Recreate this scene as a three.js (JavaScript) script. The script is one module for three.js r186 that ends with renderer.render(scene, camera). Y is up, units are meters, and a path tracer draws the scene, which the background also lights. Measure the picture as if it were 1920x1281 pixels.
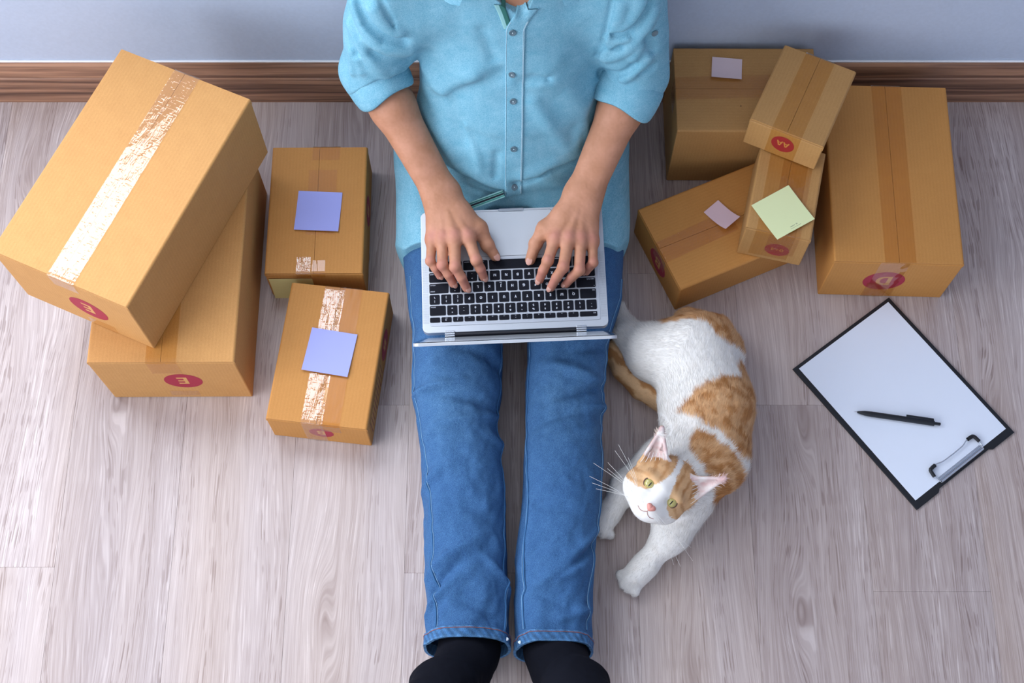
import * as THREE from 'three';
import { RoundedBoxGeometry } from 'three/addons/geometries/RoundedBoxGeometry.js';
import { mergeGeometries, mergeVertices } from 'three/addons/utils/BufferGeometryUtils.js';
import { RectAreaLightUniformsLib } from 'three/addons/lights/RectAreaLightUniformsLib.js';

// ---------------------------------------------------------------- camera, sky, lights, exposure
const scene = new THREE.Scene();
const camera = new THREE.PerspectiveCamera(28.533, 1920 / 1281, 0.05, 40);
camera.position.set(0, 2.2098, 0);
camera.lookAt(0, 2.2098 - Math.cos(0.378963), -Math.sin(0.378963));
const renderer = new THREE.WebGLRenderer();
renderer.toneMapping = THREE.LinearToneMapping;
renderer.toneMappingExposure = 0.66;
renderer.shadowMap.enabled = true;
scene.background = new THREE.Color(0.62, 0.74, 0.95);

RectAreaLightUniformsLib.init();
const ROOM = { x0: -2.6, x1: 2.6, z0: -1.385, z1: 2.6, h: 2.75 };
// daylight of the three windows: centre, size, the way it faces, strength
const WINDOWS = [
  { wall: 'back', c: [-1.12, 1.55], s: [1.5, 1.45], L: 11 },
  { wall: 'left', c: [0.35, 1.5], s: [2.6, 1.7], L: 9.6 },
  { wall: 'front', c: [-0.7, 1.55], s: [2.6, 1.6], L: 2.0 },
];
const DAYLIGHT = new THREE.Color().setRGB(0.91, 0.97, 1.08);
for (const w of WINDOWS) {
  const l = new THREE.RectAreaLight(DAYLIGHT, w.L, w.s[0], w.s[1]);
  if (w.wall === 'back') { l.position.set(w.c[0], w.c[1], ROOM.z0 + 0.012); l.lookAt(w.c[0], w.c[1], 5); }
  if (w.wall === 'front') { l.position.set(w.c[0], w.c[1], ROOM.z1 - 0.012); l.lookAt(w.c[0], w.c[1], -5); }
  if (w.wall === 'left') { l.position.set(ROOM.x0 + 0.012, w.c[1], w.c[0]); l.lookAt(5, w.c[1], w.c[0]); }
  l.castShadow = true;
  scene.add(l);
}

// ---------------------------------------------------------------- helpers
const used = new Map();
function numbered(name) {
  const n = used.get(name) || 0; used.set(name, n + 1);
  return n ? `${name}_${String(n).padStart(3, '0')}` : name;
}
function shade(o) { o.traverse(c => { if (c.isMesh) { c.castShadow = true; c.receiveShadow = true; } }); return o; }
function thing(name, label, category, pos = [0, 0, 0], turn = 0, group) {
  const o = new THREE.Group(); o.name = numbered(name); scene.add(o);
  o.position.set(...pos); o.rotation.y = turn; o.userData = { label, category };
  if (group) o.userData.group = group;
  return o;
}
function part(name, geo, mat, parent, label) {
  const m = new THREE.Mesh(geo, mat); m.name = name; m.castShadow = m.receiveShadow = true; parent.add(m);
  if (label) m.userData.label = label;
  return m;
}
function tagged(name, geo, mat, label, category, group) {
  const m = part(numbered(name), geo, mat, scene); m.userData = { label, category };
  if (group) m.userData.group = group;
  return m;
}
function struct(name, geo, mat, label) {
  const m = part(name, geo, mat, scene); m.userData = { kind: 'structure', label, category: name.split('_')[0] };
  return m;
}
let seed = 7;
const rnd = () => { seed |= 0; seed = seed + 0x6D2B79F5 | 0; let t = Math.imul(seed ^ seed >>> 15, 1 | seed); t = t + Math.imul(t ^ t >>> 7, 61 | t) ^ t; return ((t ^ t >>> 14) >>> 0) / 4294967296; };
const rr = (a, b) => a + (b - a) * rnd();
const clamp = (x, a = 0, b = 1) => x < a ? a : x > b ? b : x;
const lerp = (a, b, t) => a + (b - a) * t;
const sstep = (a, b, x) => { const t = clamp((x - a) / (b - a)); return t * t * (3 - 2 * t); };
const hashT = new Float32Array(4096); for (let i = 0; i < 4096; i++) hashT[i] = rnd();
const permT = new Uint16Array(4096); for (let i = 0; i < 4096; i++) permT[i] = (rnd() * 4096) | 0;
const h3 = (x, y, z) => hashT[(permT[(permT[x & 4095] + y) & 4095] + z) & 4095];
function noise(x, y, z = 0) {
  const xi = Math.floor(x), yi = Math.floor(y), zi = Math.floor(z);
  let a = x - xi, b = y - yi, c = z - zi; a = a * a * (3 - 2 * a); b = b * b * (3 - 2 * b); c = c * c * (3 - 2 * c);
  const l0 = lerp(lerp(h3(xi, yi, zi), h3(xi + 1, yi, zi), a), lerp(h3(xi, yi + 1, zi), h3(xi + 1, yi + 1, zi), a), b);
  if (c === 0) return l0;
  return lerp(l0, lerp(lerp(h3(xi, yi, zi + 1), h3(xi + 1, yi, zi + 1), a), lerp(h3(xi, yi + 1, zi + 1), h3(xi + 1, yi + 1, zi + 1), a), b), c);
}
function fbm(x, y, z = 0, o = 4) { let s = 0, k = 0.5, n = 0; for (let i = 0; i < o; i++) { s += k * noise(x, y, z); n += k; x = x * 2.03 + 17.1; y = y * 2.03 + 5.3; z *= 2.03; k *= 0.5; } return s / n; }
function dataTex(w, h, fn, { srgb = true, repeat = true } = {}) {
  const d = new Uint8Array(w * h * 4);
  for (let j = 0; j < h; j++) for (let i = 0; i < w; i++) {
    const c = fn(i, j), k = (j * w + i) * 4;
    d[k] = clamp(c[0], 0, 255); d[k + 1] = clamp(c[1], 0, 255); d[k + 2] = clamp(c[2], 0, 255); d[k + 3] = 255;
  }
  const t = new THREE.DataTexture(d, w, h, THREE.RGBAFormat);
  t.magFilter = THREE.LinearFilter; t.minFilter = THREE.LinearMipmapLinearFilter; t.generateMipmaps = true;
  if (srgb) t.colorSpace = THREE.SRGBColorSpace;
  if (repeat) t.wrapS = t.wrapT = THREE.RepeatWrapping;
  t.needsUpdate = true; return t;
}
function canvasTex(w, h, draw) {
  const c = document.createElement('canvas'); c.width = w; c.height = h;
  draw(c.getContext('2d'), w, h);
  const t = new THREE.CanvasTexture(c); t.colorSpace = THREE.SRGBColorSpace; return t;
}
const std = (color, roughness = 0.6, more = {}) => new THREE.MeshStandardMaterial({ color, roughness, ...more });
const phys = (color, roughness = 0.6, more = {}) => new THREE.MeshPhysicalMaterial({ color, roughness, ...more });
// uv in metres by the way each face points, times k
function metricUV(g, k = 1, off = [0, 0]) {
  if (g.index) g = g.toNonIndexed();
  const p = g.attributes.position, n = g.attributes.normal, uv = new Float32Array(p.count * 2);
  for (let i = 0; i < p.count; i += 3) {
    let ax = 0, ay = 0, az = 0;
    for (let j = 0; j < 3; j++) { ax += Math.abs(n.getX(i + j)); ay += Math.abs(n.getY(i + j)); az += Math.abs(n.getZ(i + j)); }
    for (let j = 0; j < 3; j++) {
      const x = p.getX(i + j), y = p.getY(i + j), z = p.getZ(i + j);
      const [u, v] = ay >= ax && ay >= az ? [x, z] : ax >= az ? [z, y] : [x, y];
      uv[(i + j) * 2] = u * k + off[0]; uv[(i + j) * 2 + 1] = v * k + off[1];
    }
  }
  g.setAttribute('uv', new THREE.BufferAttribute(uv, 2)); return g;
}
function rbox(w, h, d, r = 0.002, seg = 2) { return new RoundedBoxGeometry(w, h, d, seg, Math.min(r, w / 2.01, h / 2.01, d / 2.01)); }
function placed(g, x, y, z, rx = 0, ry = 0, rz = 0) { return g.applyMatrix4(new THREE.Matrix4().compose(new THREE.Vector3(x, y, z), new THREE.Quaternion().setFromEuler(new THREE.Euler(rx, ry, rz, 'YXZ')), new THREE.Vector3(1, 1, 1))); }
const merge = gs => mergeGeometries(gs.map(g => { let q = g.index ? g.toNonIndexed() : g; for (const k of Object.keys(q.attributes)) if (!['position', 'normal', 'uv'].includes(k)) q.deleteAttribute(k); return q; }));
const V = (x, y, z) => new THREE.Vector3(x, y, z);
function tube(pts, r, seg = 24, rad = 6, closed = false) { return new THREE.TubeGeometry(new THREE.CatmullRomCurve3(pts.map(p => V(...p)), closed, 'catmullrom', 0.5), seg, r, rad, closed); }

// surface of a signed distance field: surface nets on a grid, vertices pulled onto the surface, normals from the field
function isoMesh(sdf, mn, mx, cell, colorFn) {
  const nx = Math.ceil((mx[0] - mn[0]) / cell) + 1, ny = Math.ceil((mx[1] - mn[1]) / cell) + 1, nz = Math.ceil((mx[2] - mn[2]) / cell) + 1;
  const F = new Float32Array(nx * ny * nz).fill(9), id = (i, j, k) => i + nx * (j + ny * k), B = 8;
  const P = (i, j, k) => [mn[0] + i * cell, mn[1] + j * cell, mn[2] + k * cell];
  for (let k0 = 0; k0 < nz; k0 += B) for (let j0 = 0; j0 < ny; j0 += B) for (let i0 = 0; i0 < nx; i0 += B) {
    const c = sdf(...P(i0 + B / 2, j0 + B / 2, k0 + B / 2));
    if (Math.abs(c) > cell * B * 1.35) { const s = c > 0 ? 9 : -9; if (s < 0) for (let k = k0; k < Math.min(nz, k0 + B); k++) for (let j = j0; j < Math.min(ny, j0 + B); j++) for (let i = i0; i < Math.min(nx, i0 + B); i++) F[id(i, j, k)] = s; continue; }
    for (let k = k0; k < Math.min(nz, k0 + B); k++) for (let j = j0; j < Math.min(ny, j0 + B); j++) for (let i = i0; i < Math.min(nx, i0 + B); i++) F[id(i, j, k)] = sdf(...P(i, j, k));
  }
  const vid = new Int32Array(nx * ny * nz).fill(-1), pos = [], idx = [];
  const E = [[0, 1], [0, 2], [0, 4], [1, 3], [1, 5], [2, 3], [2, 6], [3, 7], [4, 5], [4, 6], [5, 7], [6, 7]];
  for (let k = 0; k < nz - 1; k++) for (let j = 0; j < ny - 1; j++) for (let i = 0; i < nx - 1; i++) {
    const f = []; let m = 0;
    for (let c = 0; c < 8; c++) { const v = F[id(i + (c & 1), j + (c >> 1 & 1), k + (c >> 2))]; f.push(v); if (v < 0) m |= 1 << c; }
    if (m === 0 || m === 255) continue;
    let x = 0, y = 0, z = 0, n = 0;
    for (const [a, b] of E) if ((f[a] < 0) !== (f[b] < 0)) { const t = f[a] / (f[a] - f[b]); x += (a & 1) + t * ((b & 1) - (a & 1)); y += (a >> 1 & 1) + t * ((b >> 1 & 1) - (a >> 1 & 1)); z += (a >> 2) + t * ((b >> 2) - (a >> 2)); n++; }
    vid[id(i, j, k)] = pos.length / 3; pos.push(mn[0] + (i + x / n) * cell, mn[1] + (j + y / n) * cell, mn[2] + (k + z / n) * cell);
  }
  const quad = (a, b, c, d, flip) => flip ? idx.push(a, c, b, a, d, c) : idx.push(a, b, c, a, c, d);
  for (let k = 1; k < nz - 1; k++) for (let j = 1; j < ny - 1; j++) for (let i = 1; i < nx - 1; i++) {
    const s = F[id(i, j, k)] < 0;
    if (s !== (F[id(i + 1, j, k)] < 0)) quad(vid[id(i, j - 1, k - 1)], vid[id(i, j, k - 1)], vid[id(i, j, k)], vid[id(i, j - 1, k)], !s);
    if (s !== (F[id(i, j + 1, k)] < 0)) quad(vid[id(i - 1, j, k - 1)], vid[id(i - 1, j, k)], vid[id(i, j, k)], vid[id(i, j, k - 1)], !s);
    if (s !== (F[id(i, j, k + 1)] < 0)) quad(vid[id(i - 1, j - 1, k)], vid[id(i, j - 1, k)], vid[id(i, j, k)], vid[id(i - 1, j, k)], !s);
  }
  const N = new Float32Array(pos.length), e = cell * 0.35, col = colorFn ? new Float32Array(pos.length) : null;
  for (let v = 0; v < pos.length; v += 3) {
    let x = pos[v], y = pos[v + 1], z = pos[v + 2], gx, gy, gz;
    for (let it = 0; it < 2; it++) {
      gx = sdf(x + e, y, z) - sdf(x - e, y, z); gy = sdf(x, y + e, z) - sdf(x, y - e, z); gz = sdf(x, y, z + e) - sdf(x, y, z - e);
      const l = Math.hypot(gx, gy, gz) || 1; gx /= l; gy /= l; gz /= l;
      if (it === 0) { const s = l / (2 * e), d = clamp(sdf(x, y, z) / Math.max(s, 0.5), -cell * 0.6, cell * 0.6); x -= gx * d; y -= gy * d; z -= gz * d; }
    }
    pos[v] = x; pos[v + 1] = y; pos[v + 2] = z; N[v] = gx; N[v + 1] = gy; N[v + 2] = gz;
    if (col) { const c = colorFn(x, y, z, gx, gy, gz); col[v] = c[0]; col[v + 1] = c[1]; col[v + 2] = c[2]; }
  }
  const g = new THREE.BufferGeometry();
  g.setAttribute('position', new THREE.Float32BufferAttribute(pos, 3)); g.setAttribute('normal', new THREE.BufferAttribute(N, 3));
  if (col) g.setAttribute('color', new THREE.BufferAttribute(col, 3));
  g.setIndex(idx); return g;
}
// distance to a capsule that tapers from ra at a to rb at b
function cone(x, y, z, a, b, ra, rb) {
  const bx = b[0] - a[0], by = b[1] - a[1], bz = b[2] - a[2], px = x - a[0], py = y - a[1], pz = z - a[2];
  const t = clamp((px * bx + py * by + pz * bz) / (bx * bx + by * by + bz * bz + 1e-12)), qx = px - bx * t, qy = py - by * t, qz = pz - bz * t;
  return Math.sqrt(qx * qx + qy * qy + qz * qz) - (ra + (rb - ra) * t);
}
const smin = (a, b, k) => { const h = Math.max(k - Math.abs(a - b), 0) / k; return Math.min(a, b) - h * h * k * 0.25; };
const smax = (a, b, k) => -smin(-a, -b, k);
function ell(x, y, z, c, r) { const a = (x - c[0]) / r[0], b = (y - c[1]) / r[1], d = (z - c[2]) / r[2], k0 = Math.sqrt(a * a + b * b + d * d), k1 = Math.sqrt((a / r[0]) ** 2 + (b / r[1]) ** 2 + (d / r[2]) ** 2); return k1 < 1e-9 ? -Math.min(...r) : k0 * (k0 - 1) / k1; }
const hex = h => new THREE.Color(h);
const lin = h => { const c = new THREE.Color(h); return [c.r, c.g, c.b]; };
const mix3 = (a, b, t) => [lerp(a[0], b[0], t), lerp(a[1], b[1], t), lerp(a[2], b[2], t)];

// ---------------------------------------------------------------- the room
const wallTex = dataTex(256, 256, (i, j) => { const n = noise(i * 0.5, j * 0.5) * 6 + fbm(i / 32, j / 32) * 4; return [222 + n, 224 + n, 228 + n]; });
wallTex.repeat.set(2, 2);
const wallMat = std(0xd6e0f0, 0.85, { map: wallTex });
const ceilMat = std(0xcfcfcd, 0.9);
// a wall built of blocks round an opening [u0,u1,v0,v1] in its own plane
function wallWith(name, along, at, u0, u1, out, hole, label) {
  const T = 0.14, g = [];
  const blk = (a0, a1, v0, v1) => {
    const w = a1 - a0, h = v1 - v0; if (w < 1e-4 || h < 1e-4) return;
    const b = along === 'x' ? new THREE.BoxGeometry(w, h, T) : new THREE.BoxGeometry(T, h, w);
    const c = (a0 + a1) / 2, y = (v0 + v1) / 2;
    g.push(along === 'x' ? b.translate(c, y, at + out * T / 2) : b.translate(at + out * T / 2, y, c));
  };
  if (hole) {
    const [h0, h1, v0, v1] = hole;
    blk(u0, h0, 0, ROOM.h); blk(h1, u1, 0, ROOM.h); blk(h0, h1, 0, v0); blk(h0, h1, v1, ROOM.h);
  } else blk(u0, u1, 0, ROOM.h);
  return struct(name, metricUV(merge(g)), wallMat, label);
}
const holeOf = w => [w.c[0] - w.s[0] / 2, w.c[0] + w.s[0] / 2, w.c[1] - w.s[1] / 2, w.c[1] + w.s[1] / 2];
wallWith('wall_back', 'x', ROOM.z0, ROOM.x0 - 0.14, ROOM.x1 + 0.14, -1, holeOf(WINDOWS[0]), 'pale grey painted wall behind the seated man');
wallWith('wall_left', 'z', ROOM.x0, ROOM.z0, ROOM.z1, -1, holeOf(WINDOWS[1]), 'pale painted wall with a wide window');
wallWith('wall_right', 'z', ROOM.x1, ROOM.z0, ROOM.z1, 1, null, 'plain pale painted wall');
wallWith('wall_front', 'x', ROOM.z1, ROOM.x0 - 0.14, ROOM.x1 + 0.14, 1, holeOf(WINDOWS[2]), 'pale painted wall behind the camera');
struct('ceiling', new THREE.BoxGeometry(5.6, 0.12, 4.4).translate(0, ROOM.h + 0.06, 0.6), ceilMat, 'white ceiling');
const frameMat = std(0xf4f4f4, 0.4), paneMat = phys(0xffffff, 0.05, { transmission: 1, thickness: 0, ior: 1.45 });
const skyMat = std(0x000000, 1, { emissive: 0xe8f2ff, emissiveIntensity: 1.0 });
WINDOWS.forEach((w, i) => {
  const [W, H] = w.s, g = [];
  for (const s of [-1, 1]) { g.push(rbox(0.05, H, 0.06, 0.004).translate(s * (W / 2 - 0.025), 0, 0), rbox(W, 0.05, 0.06, 0.004).translate(0, s * (H / 2 - 0.025), 0)); }
  g.push(rbox(0.045, H, 0.05, 0.004));
  const f = struct(`window_${i + 1}`, merge(g), frameMat, 'white framed window letting in daylight');
  const along = w.wall === 'left';
  f.position.set(along ? ROOM.x0 - 0.07 : w.c[0], w.c[1], along ? w.c[0] : (w.wall === 'back' ? ROOM.z0 - 0.07 : ROOM.z1 + 0.07));
  f.rotation.y = w.wall === 'left' ? Math.PI / 2 : 0;
  for (const s of [-1, 1]) part('pane', new THREE.BoxGeometry(W / 2 - 0.07, H - 0.1, 0.005).translate(s * W / 4, 0, 0), skyMat, f);
});

// laminate floor: boards of pale washed oak, their grain along z
const PLANK = 0.1935;
const oakTex = dataTex(2048, 2048, (i, j) => {
  const col = i >> 9, u = (i & 511) / 512 * PLANK, v = j / 2048 * 1.25, o = col * 31.7;
  let w = (fbm(u * 9 + o, v * 1.6, o, 3) - 0.5) * 0.09;
  let knot = 0;
  for (let q = 0; q < 2; q++) {
    const ku = PLANK * (0.25 + 0.5 * hashT[col * 7 + q]), kv = 1.25 * ((hashT[col * 13 + q + 50] * 0.6 + 0.2 + q * 0.37) % 1);
    const dx = (u - ku) / 0.016, dy = (v - kv) / 0.06, r = Math.sqrt(dx * dx + dy * dy), e = Math.exp(-r * r * 0.35);
    w += (u - ku) * e * -0.8 + 0.012 * e; knot += Math.exp(-r * r * 1.6);
  }
  const uu = u + w;
  const ring = Math.sin(uu * 420 + fbm(uu * 30, v * 1.2, o, 2) * 14);
  const band = fbm(uu * 26 + o, v * 0.8, o, 3);
  const fine = fbm(uu * 560 + o, v * 9, o, 3), fine2 = noise(uu * 1500, v * 30, o);
  const pore = sstep(0.62, 0.78, noise(uu * 760 + 40, v * 34, o)) * sstep(0.38, 0.66, fbm(uu * 40, v * 3, o + 9, 2)), lime = sstep(0.66, 0.8, noise(uu * 620 + 11, v * 22, o + 3)) * sstep(0.4, 0.7, fbm(uu * 30, v * 4, o + 19, 2));
  const t = 0.55 + 0.055 * ring * (0.3 + band) + 0.5 * (band - 0.5) + 0.55 * (fine - 0.5) + 0.42 * (fine2 - 0.5) - 0.46 * pore + 0.3 * lime - 0.3 * knot;
  const m = clamp(t, -0.25, 1.2), cool = fbm(uu * 12 + 77, v * 0.7, o, 2) - 0.5;
  const tone = [2, -3, 0, 4][col];
  return [lerp(148, 207, m) + tone - 6 * cool, lerp(129, 193, m) + tone, lerp(123, 188, m) + tone + 9 * cool];
});
const oakBump = dataTex(1024, 1024, (i, j) => {
  const u = (i & 255) / 256 * PLANK, v = j / 1024 * 1.25, o = (i >> 8) * 31.7;
  const f = fbm(u * 560 + o, v * 9, o, 3) * 170 + noise(u * 900, v * 22, o) * 70; return [f, f, f];
}, { srgb: false });
const oakMat = phys(0xffffff, 0.40, { map: oakTex, bumpMap: oakBump, bumpScale: 0.00018, specularIntensity: 0.9 });
const floorBase = struct('floor', new THREE.BoxGeometry(5.5, 0.1, 4.2).translate(0, -0.062, 0.6), std(0x4a413c, 0.9), 'pale washed oak laminate floor of long boards');
const KNOWN = { '-5': -0.477, '-2': -0.761, '-1': -0.467, '1': -1.012, '2': -0.761, '3': -0.436 };
for (let k = -14; k <= 13; k++) {
  const x0 = 0.015 + k * PLANK; let j = KNOWN[k] ?? (-1.3 + ((k * 5 + 70) % 7) * 0.17), L = 1.215;
  let z = j - L * 3; 
  for (; z < ROOM.z1; z += L) {
    const a = Math.max(z, ROOM.z0 - 0.005), b = Math.min(z + L, ROOM.z1); if (b - a < 0.02) continue;
    const w = PLANK, l = b - a, T = 0.012, c = 0.00022;
    const q = new THREE.BufferGeometry(), x1 = x0 + w;
    const rim = [[x0 + c, a + c], [x1 - c, a + c], [x1 - c, b - c], [x0 + c, b - c]], low = [[x0 + c * 0.3, a + c * 0.3], [x1 - c * 0.3, a + c * 0.3], [x1 - c * 0.3, b - c * 0.3], [x0 + c * 0.3, b - c * 0.3]];
    const P = [], U = [], du = Math.floor(rnd() * 4) / 4, flip = rnd() < 0.5;
    const put = (p, y) => { P.push(p[0], y, p[1]); U.push((p[0] - x0) / w * 0.25 + du, (flip ? z + L - p[1] : p[1] - z) / 1.25 + 0.01); };
    const face = (A, ya, Bv, yb, Cv, yc, D, yd) => { put(A, ya); put(Bv, yb); put(Cv, yc); put(A, ya); put(Cv, yc); put(D, yd); };
    face(rim[3], 0, rim[2], 0, rim[1], 0, rim[0], 0);
    for (let s = 0; s < 4; s++) { const n = (s + 1) % 4; face(rim[s], 0, rim[n], 0, low[n], -0.0009, low[s], -0.0009); face(low[s], -0.0009, low[n], -0.0009, low[n], -T, low[s], -T); }
    q.setAttribute('position', new THREE.Float32BufferAttribute(P, 3)); q.setAttribute('uv', new THREE.Float32BufferAttribute(U, 2)); q.computeVertexNormals();
    part('plank', q, oakMat, floorBase);
  }
}

// skirting of brown wood: a plain lower board, a groove and a sloped upper moulding
const skirtTex = dataTex(1024, 256, (i, j) => {
  const u = i / 1024 * 1.4, v = j / 256 * 0.16, w = (fbm(u * 3, v * 18, 4, 3) - 0.5) * 0.02;
  const f = fbm(u * 7, (v + w) * 420, 1, 3), g = fbm(u * 2.5 + 9, (v + w) * 110, 2, 3), h = noise(u * 40, v * 1200);
  const t = clamp(0.5 + 1.5 * (g - 0.5) + 0.6 * (f - 0.5) + 0.2 * (h - 0.5));
  return [lerp(94, 184, t), lerp(64, 138, t), lerp(50, 108, t)];
});
const skirtMat = phys(0xffffff, 0.42, { map: skirtTex });
function skirt(name, len, pos, turn) {
  const s = new THREE.Shape([[0, 0], [0.014, 0], [0.014, 0.078], [0.0118, 0.0805], [0.0125, 0.083], [0.012, 0.098], [0.009, 0.112], [0.0055, 0.118], [0, 0.118]].map(p => new THREE.Vector2(...p)));
  const g = new THREE.ExtrudeGeometry(s, { depth: len, bevelEnabled: false }).translate(0, 0, -len / 2);
  const p = g.attributes.position, uv = new Float32Array(p.count * 2);
  for (let i = 0; i < p.count; i++) { uv[i * 2] = p.getZ(i) / 1.4; uv[i * 2 + 1] = (p.getY(i) - p.getX(i)) / 0.16; }
  g.setAttribute('uv', new THREE.BufferAttribute(uv, 2));
  const m = struct(name, g, skirtMat, 'brown wood grain skirting board along the wall'); m.position.set(...pos); m.rotation.y = turn;
  return m;
}
skirt('baseboard_back', 5.2, [0, 0, ROOM.z0], -Math.PI / 2);
skirt('baseboard_left', 3.9, [ROOM.x0, 0, 0.6], 0);
skirt('baseboard_right', 3.9, [ROOM.x1, 0, 0.6], Math.PI);
struct('trim_1', rbox(5.2, 0.004, 0.004, 0.0015).translate(0, 0.1202, ROOM.z0 + 0.002), std(0xf6f7fa, 0.5), 'white bead of sealant along the top of the skirting');
// ---------------------------------------------------------------- cardboard boxes
function cardTex(base, k) {
  return dataTex(512, 512, (i, j) => {
    const flute = Math.sin(i / 512 * Math.PI * 2 * 42) * 1.6, f = (noise(i * 0.9, j * 0.35, k) - 0.5) * 11 + (fbm(i / 40, j / 40, k, 3) - 0.5) * 6, s = noise(i * 0.7 + 99, j * 0.7, k) > 0.93 ? -9 : 0;
    return [base[0] + f + s + flute, base[1] + f + s + flute, base[2] + f * 0.8 + s + flute];
  });
}
const cardBump = dataTex(512, 512, (i, j) => { const f = 118 + Math.sin(i / 512 * Math.PI * 2 * 42) * 26 + (noise(i * 0.9, j * 0.4) - 0.5) * 60; return [f, f, f]; }, { srgb: false });
const cardMats = [[198, 144, 82], [194, 134, 66], [184, 137, 80]].map((c, k) => std(0xffffff, 0.72, { map: cardTex(c, k * 5.5), bumpMap: cardBump, bumpScale: 0.00012 }));
const clearTape = phys(0xfaf3e6, 0.06, { transmission: 1, thickness: 0, ior: 1.48 });
const crinkle = dataTex(256, 256, (i, j) => { const n = fbm(i / 9, j / 26, 3, 3) * 160 + Math.max(0, noise(i / 30, j / 7, 8) - 0.6) * 240; return [n, n, n]; }, { srgb: false });
const clearTapeW = phys(0xfbf6ec, 0.05, { transmission: 1, thickness: 0, ior: 1.9, bumpMap: crinkle, bumpScale: 0.0006 });
const clearTapeC = phys(0xf8efe0, 0.05, { transmission: 1, thickness: 0, ior: 1.45, bumpMap: crinkle, bumpScale: 0.0009 });
const amberTape = phys(0xf9efd8, 0.3, { transmission: 1, thickness: 0, ior: 1.32 });
const RED = '#a5203a', CARD = '#cfa062';
function stampMat(text, worn) {
  return std(0xffffff, 0.6, { map: canvasTex(256, 256, (c, w, h) => {
    c.fillStyle = RED; c.fillRect(0, 0, w, h);
    c.fillStyle = '#cf9a58'; c.textAlign = 'center'; c.textBaseline = 'middle';
    c.font = `bold ${text.length > 2 ? 84 : text.length > 1 ? 112 : 168}px sans-serif`; c.fillText(text, w / 2, h / 2 + 6);
    if (worn) { c.fillStyle = '#c99558'; for (let q = 0; q < 70; q++) { c.globalAlpha = 0.5; c.fillRect(rnd() * w, rnd() * h, 2 + rnd() * 5, 1 + rnd() * 3); } c.globalAlpha = 1; }
  }) });
}
// one folded flap: a thin sheet that ends in a rounded fold over the long side
function flapGeo(half, d, h, bow) {
  const s = new THREE.Shape(), t = 0.0032, r = 0.0042, lip = 0.012, o = 0.0004;
  s.moveTo(0.0003, h - t); s.lineTo(0.0003, h); s.lineTo(half - r + o, h);
  s.absarc(half - r + o, h - r, r, Math.PI / 2, 0, true); s.lineTo(half + o, h - lip); s.lineTo(half - 0.0012, h - lip - 0.0012); s.lineTo(half - 0.0012, h - t); s.closePath();
  const g = new THREE.ExtrudeGeometry(s, { depth: d - 0.0014, bevelEnabled: false, curveSegments: 5, steps: 8 }).translate(0, 0, -(d - 0.0014) / 2);
  const p = g.attributes.position;
  for (let i = 0; i < p.count; i++) { const x = p.getX(i), z = p.getZ(i); p.setY(i, p.getY(i) + bow * (1 - clamp(x / half)) * (1 - (2 * z / d) ** 2)); }
  g.computeVertexNormals();
  return metricUV(g, 4);
}
// parcel: w across, d along the tape, h high; stands at pos turned by turn
function parcel(name, label, { w, d, h, pos, turn, tilt = 0, mat = 0, bow = 0 }) {
  const o = thing(name, label, 'box', pos, turn); o.rotation.order = 'YXZ'; o.rotation.x = tilt;
  const m = cardMats[mat];
  part('carton_body', metricUV(rbox(w, h - 0.0048, d, 0.0024, 2).translate(0, (h - 0.0048) / 2, 0), 4, [rnd(), rnd()]), m, o);
  const a = part('top_flap', flapGeo(w / 2, d, h, bow), m, o); a.position.y = 0;
  const b = part('top_flap', flapGeo(w / 2, d, h, bow * 0.6), m, o); b.rotation.y = Math.PI;
  o.userData.dim = undefined; delete o.userData.dim;
  return o;
}
// a strip of tape along a profile of [z, y] points, its width and its place across
function tape(o, prof, x, width, mat, { wob = 0.0006, skew = 0, name = 'tape', label } = {}) {
  const pts = []; for (let i = 0; i < prof.length - 1; i++) { const n = Math.max(2, Math.ceil(Math.hypot(prof[i + 1][0] - prof[i][0], prof[i + 1][1] - prof[i][1]) / 0.006)); for (let k = 0; k < n; k++) pts.push([lerp(prof[i][0], prof[i + 1][0], k / n), lerp(prof[i][1], prof[i + 1][1], k / n)]); }
  pts.push(prof[prof.length - 1]);
  const M = 12, P = [], U = [], I = [], sd = rnd() * 50; let len = 0;
  pts.forEach((p, i) => {
    const q = pts[Math.min(i + 1, pts.length - 1)], r = pts[Math.max(i - 1, 0)], l = Math.hypot(q[0] - r[0], q[1] - r[1]), nz = -(q[1] - r[1]) / l, ny = (q[0] - r[0]) / l, sg = ny < 0 || (Math.abs(ny) < 1e-3 && nz * p[0] < 0) ? -1 : 1;
    if (i) len += Math.hypot(p[0] - pts[i - 1][0], p[1] - pts[i - 1][1]);
    for (let k = 0; k <= M; k++) {
      const a = k / M - 0.5, e = 0.0007 + wob * Math.max(0, fbm(a * 7 + sd, len * 55, sd, 2) - 0.42) * 2.2;
      P.push(x + a * width + skew * p[0], p[1] + sg * ny * e, p[0] + sg * nz * e); U.push(k / M, len * 12);
      if (i && k) { const c = i * (M + 1) + k; I.push(c, c - 1, c - M - 2, c, c - M - 2, c - M - 1); }
    }
  });
  const g = new THREE.BufferGeometry(); g.setAttribute('position', new THREE.Float32BufferAttribute(P, 3)); g.setAttribute('uv', new THREE.Float32BufferAttribute(U, 2)); g.setIndex(I); g.computeVertexNormals();
  return part(name, g, mat, o, label);
}
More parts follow.
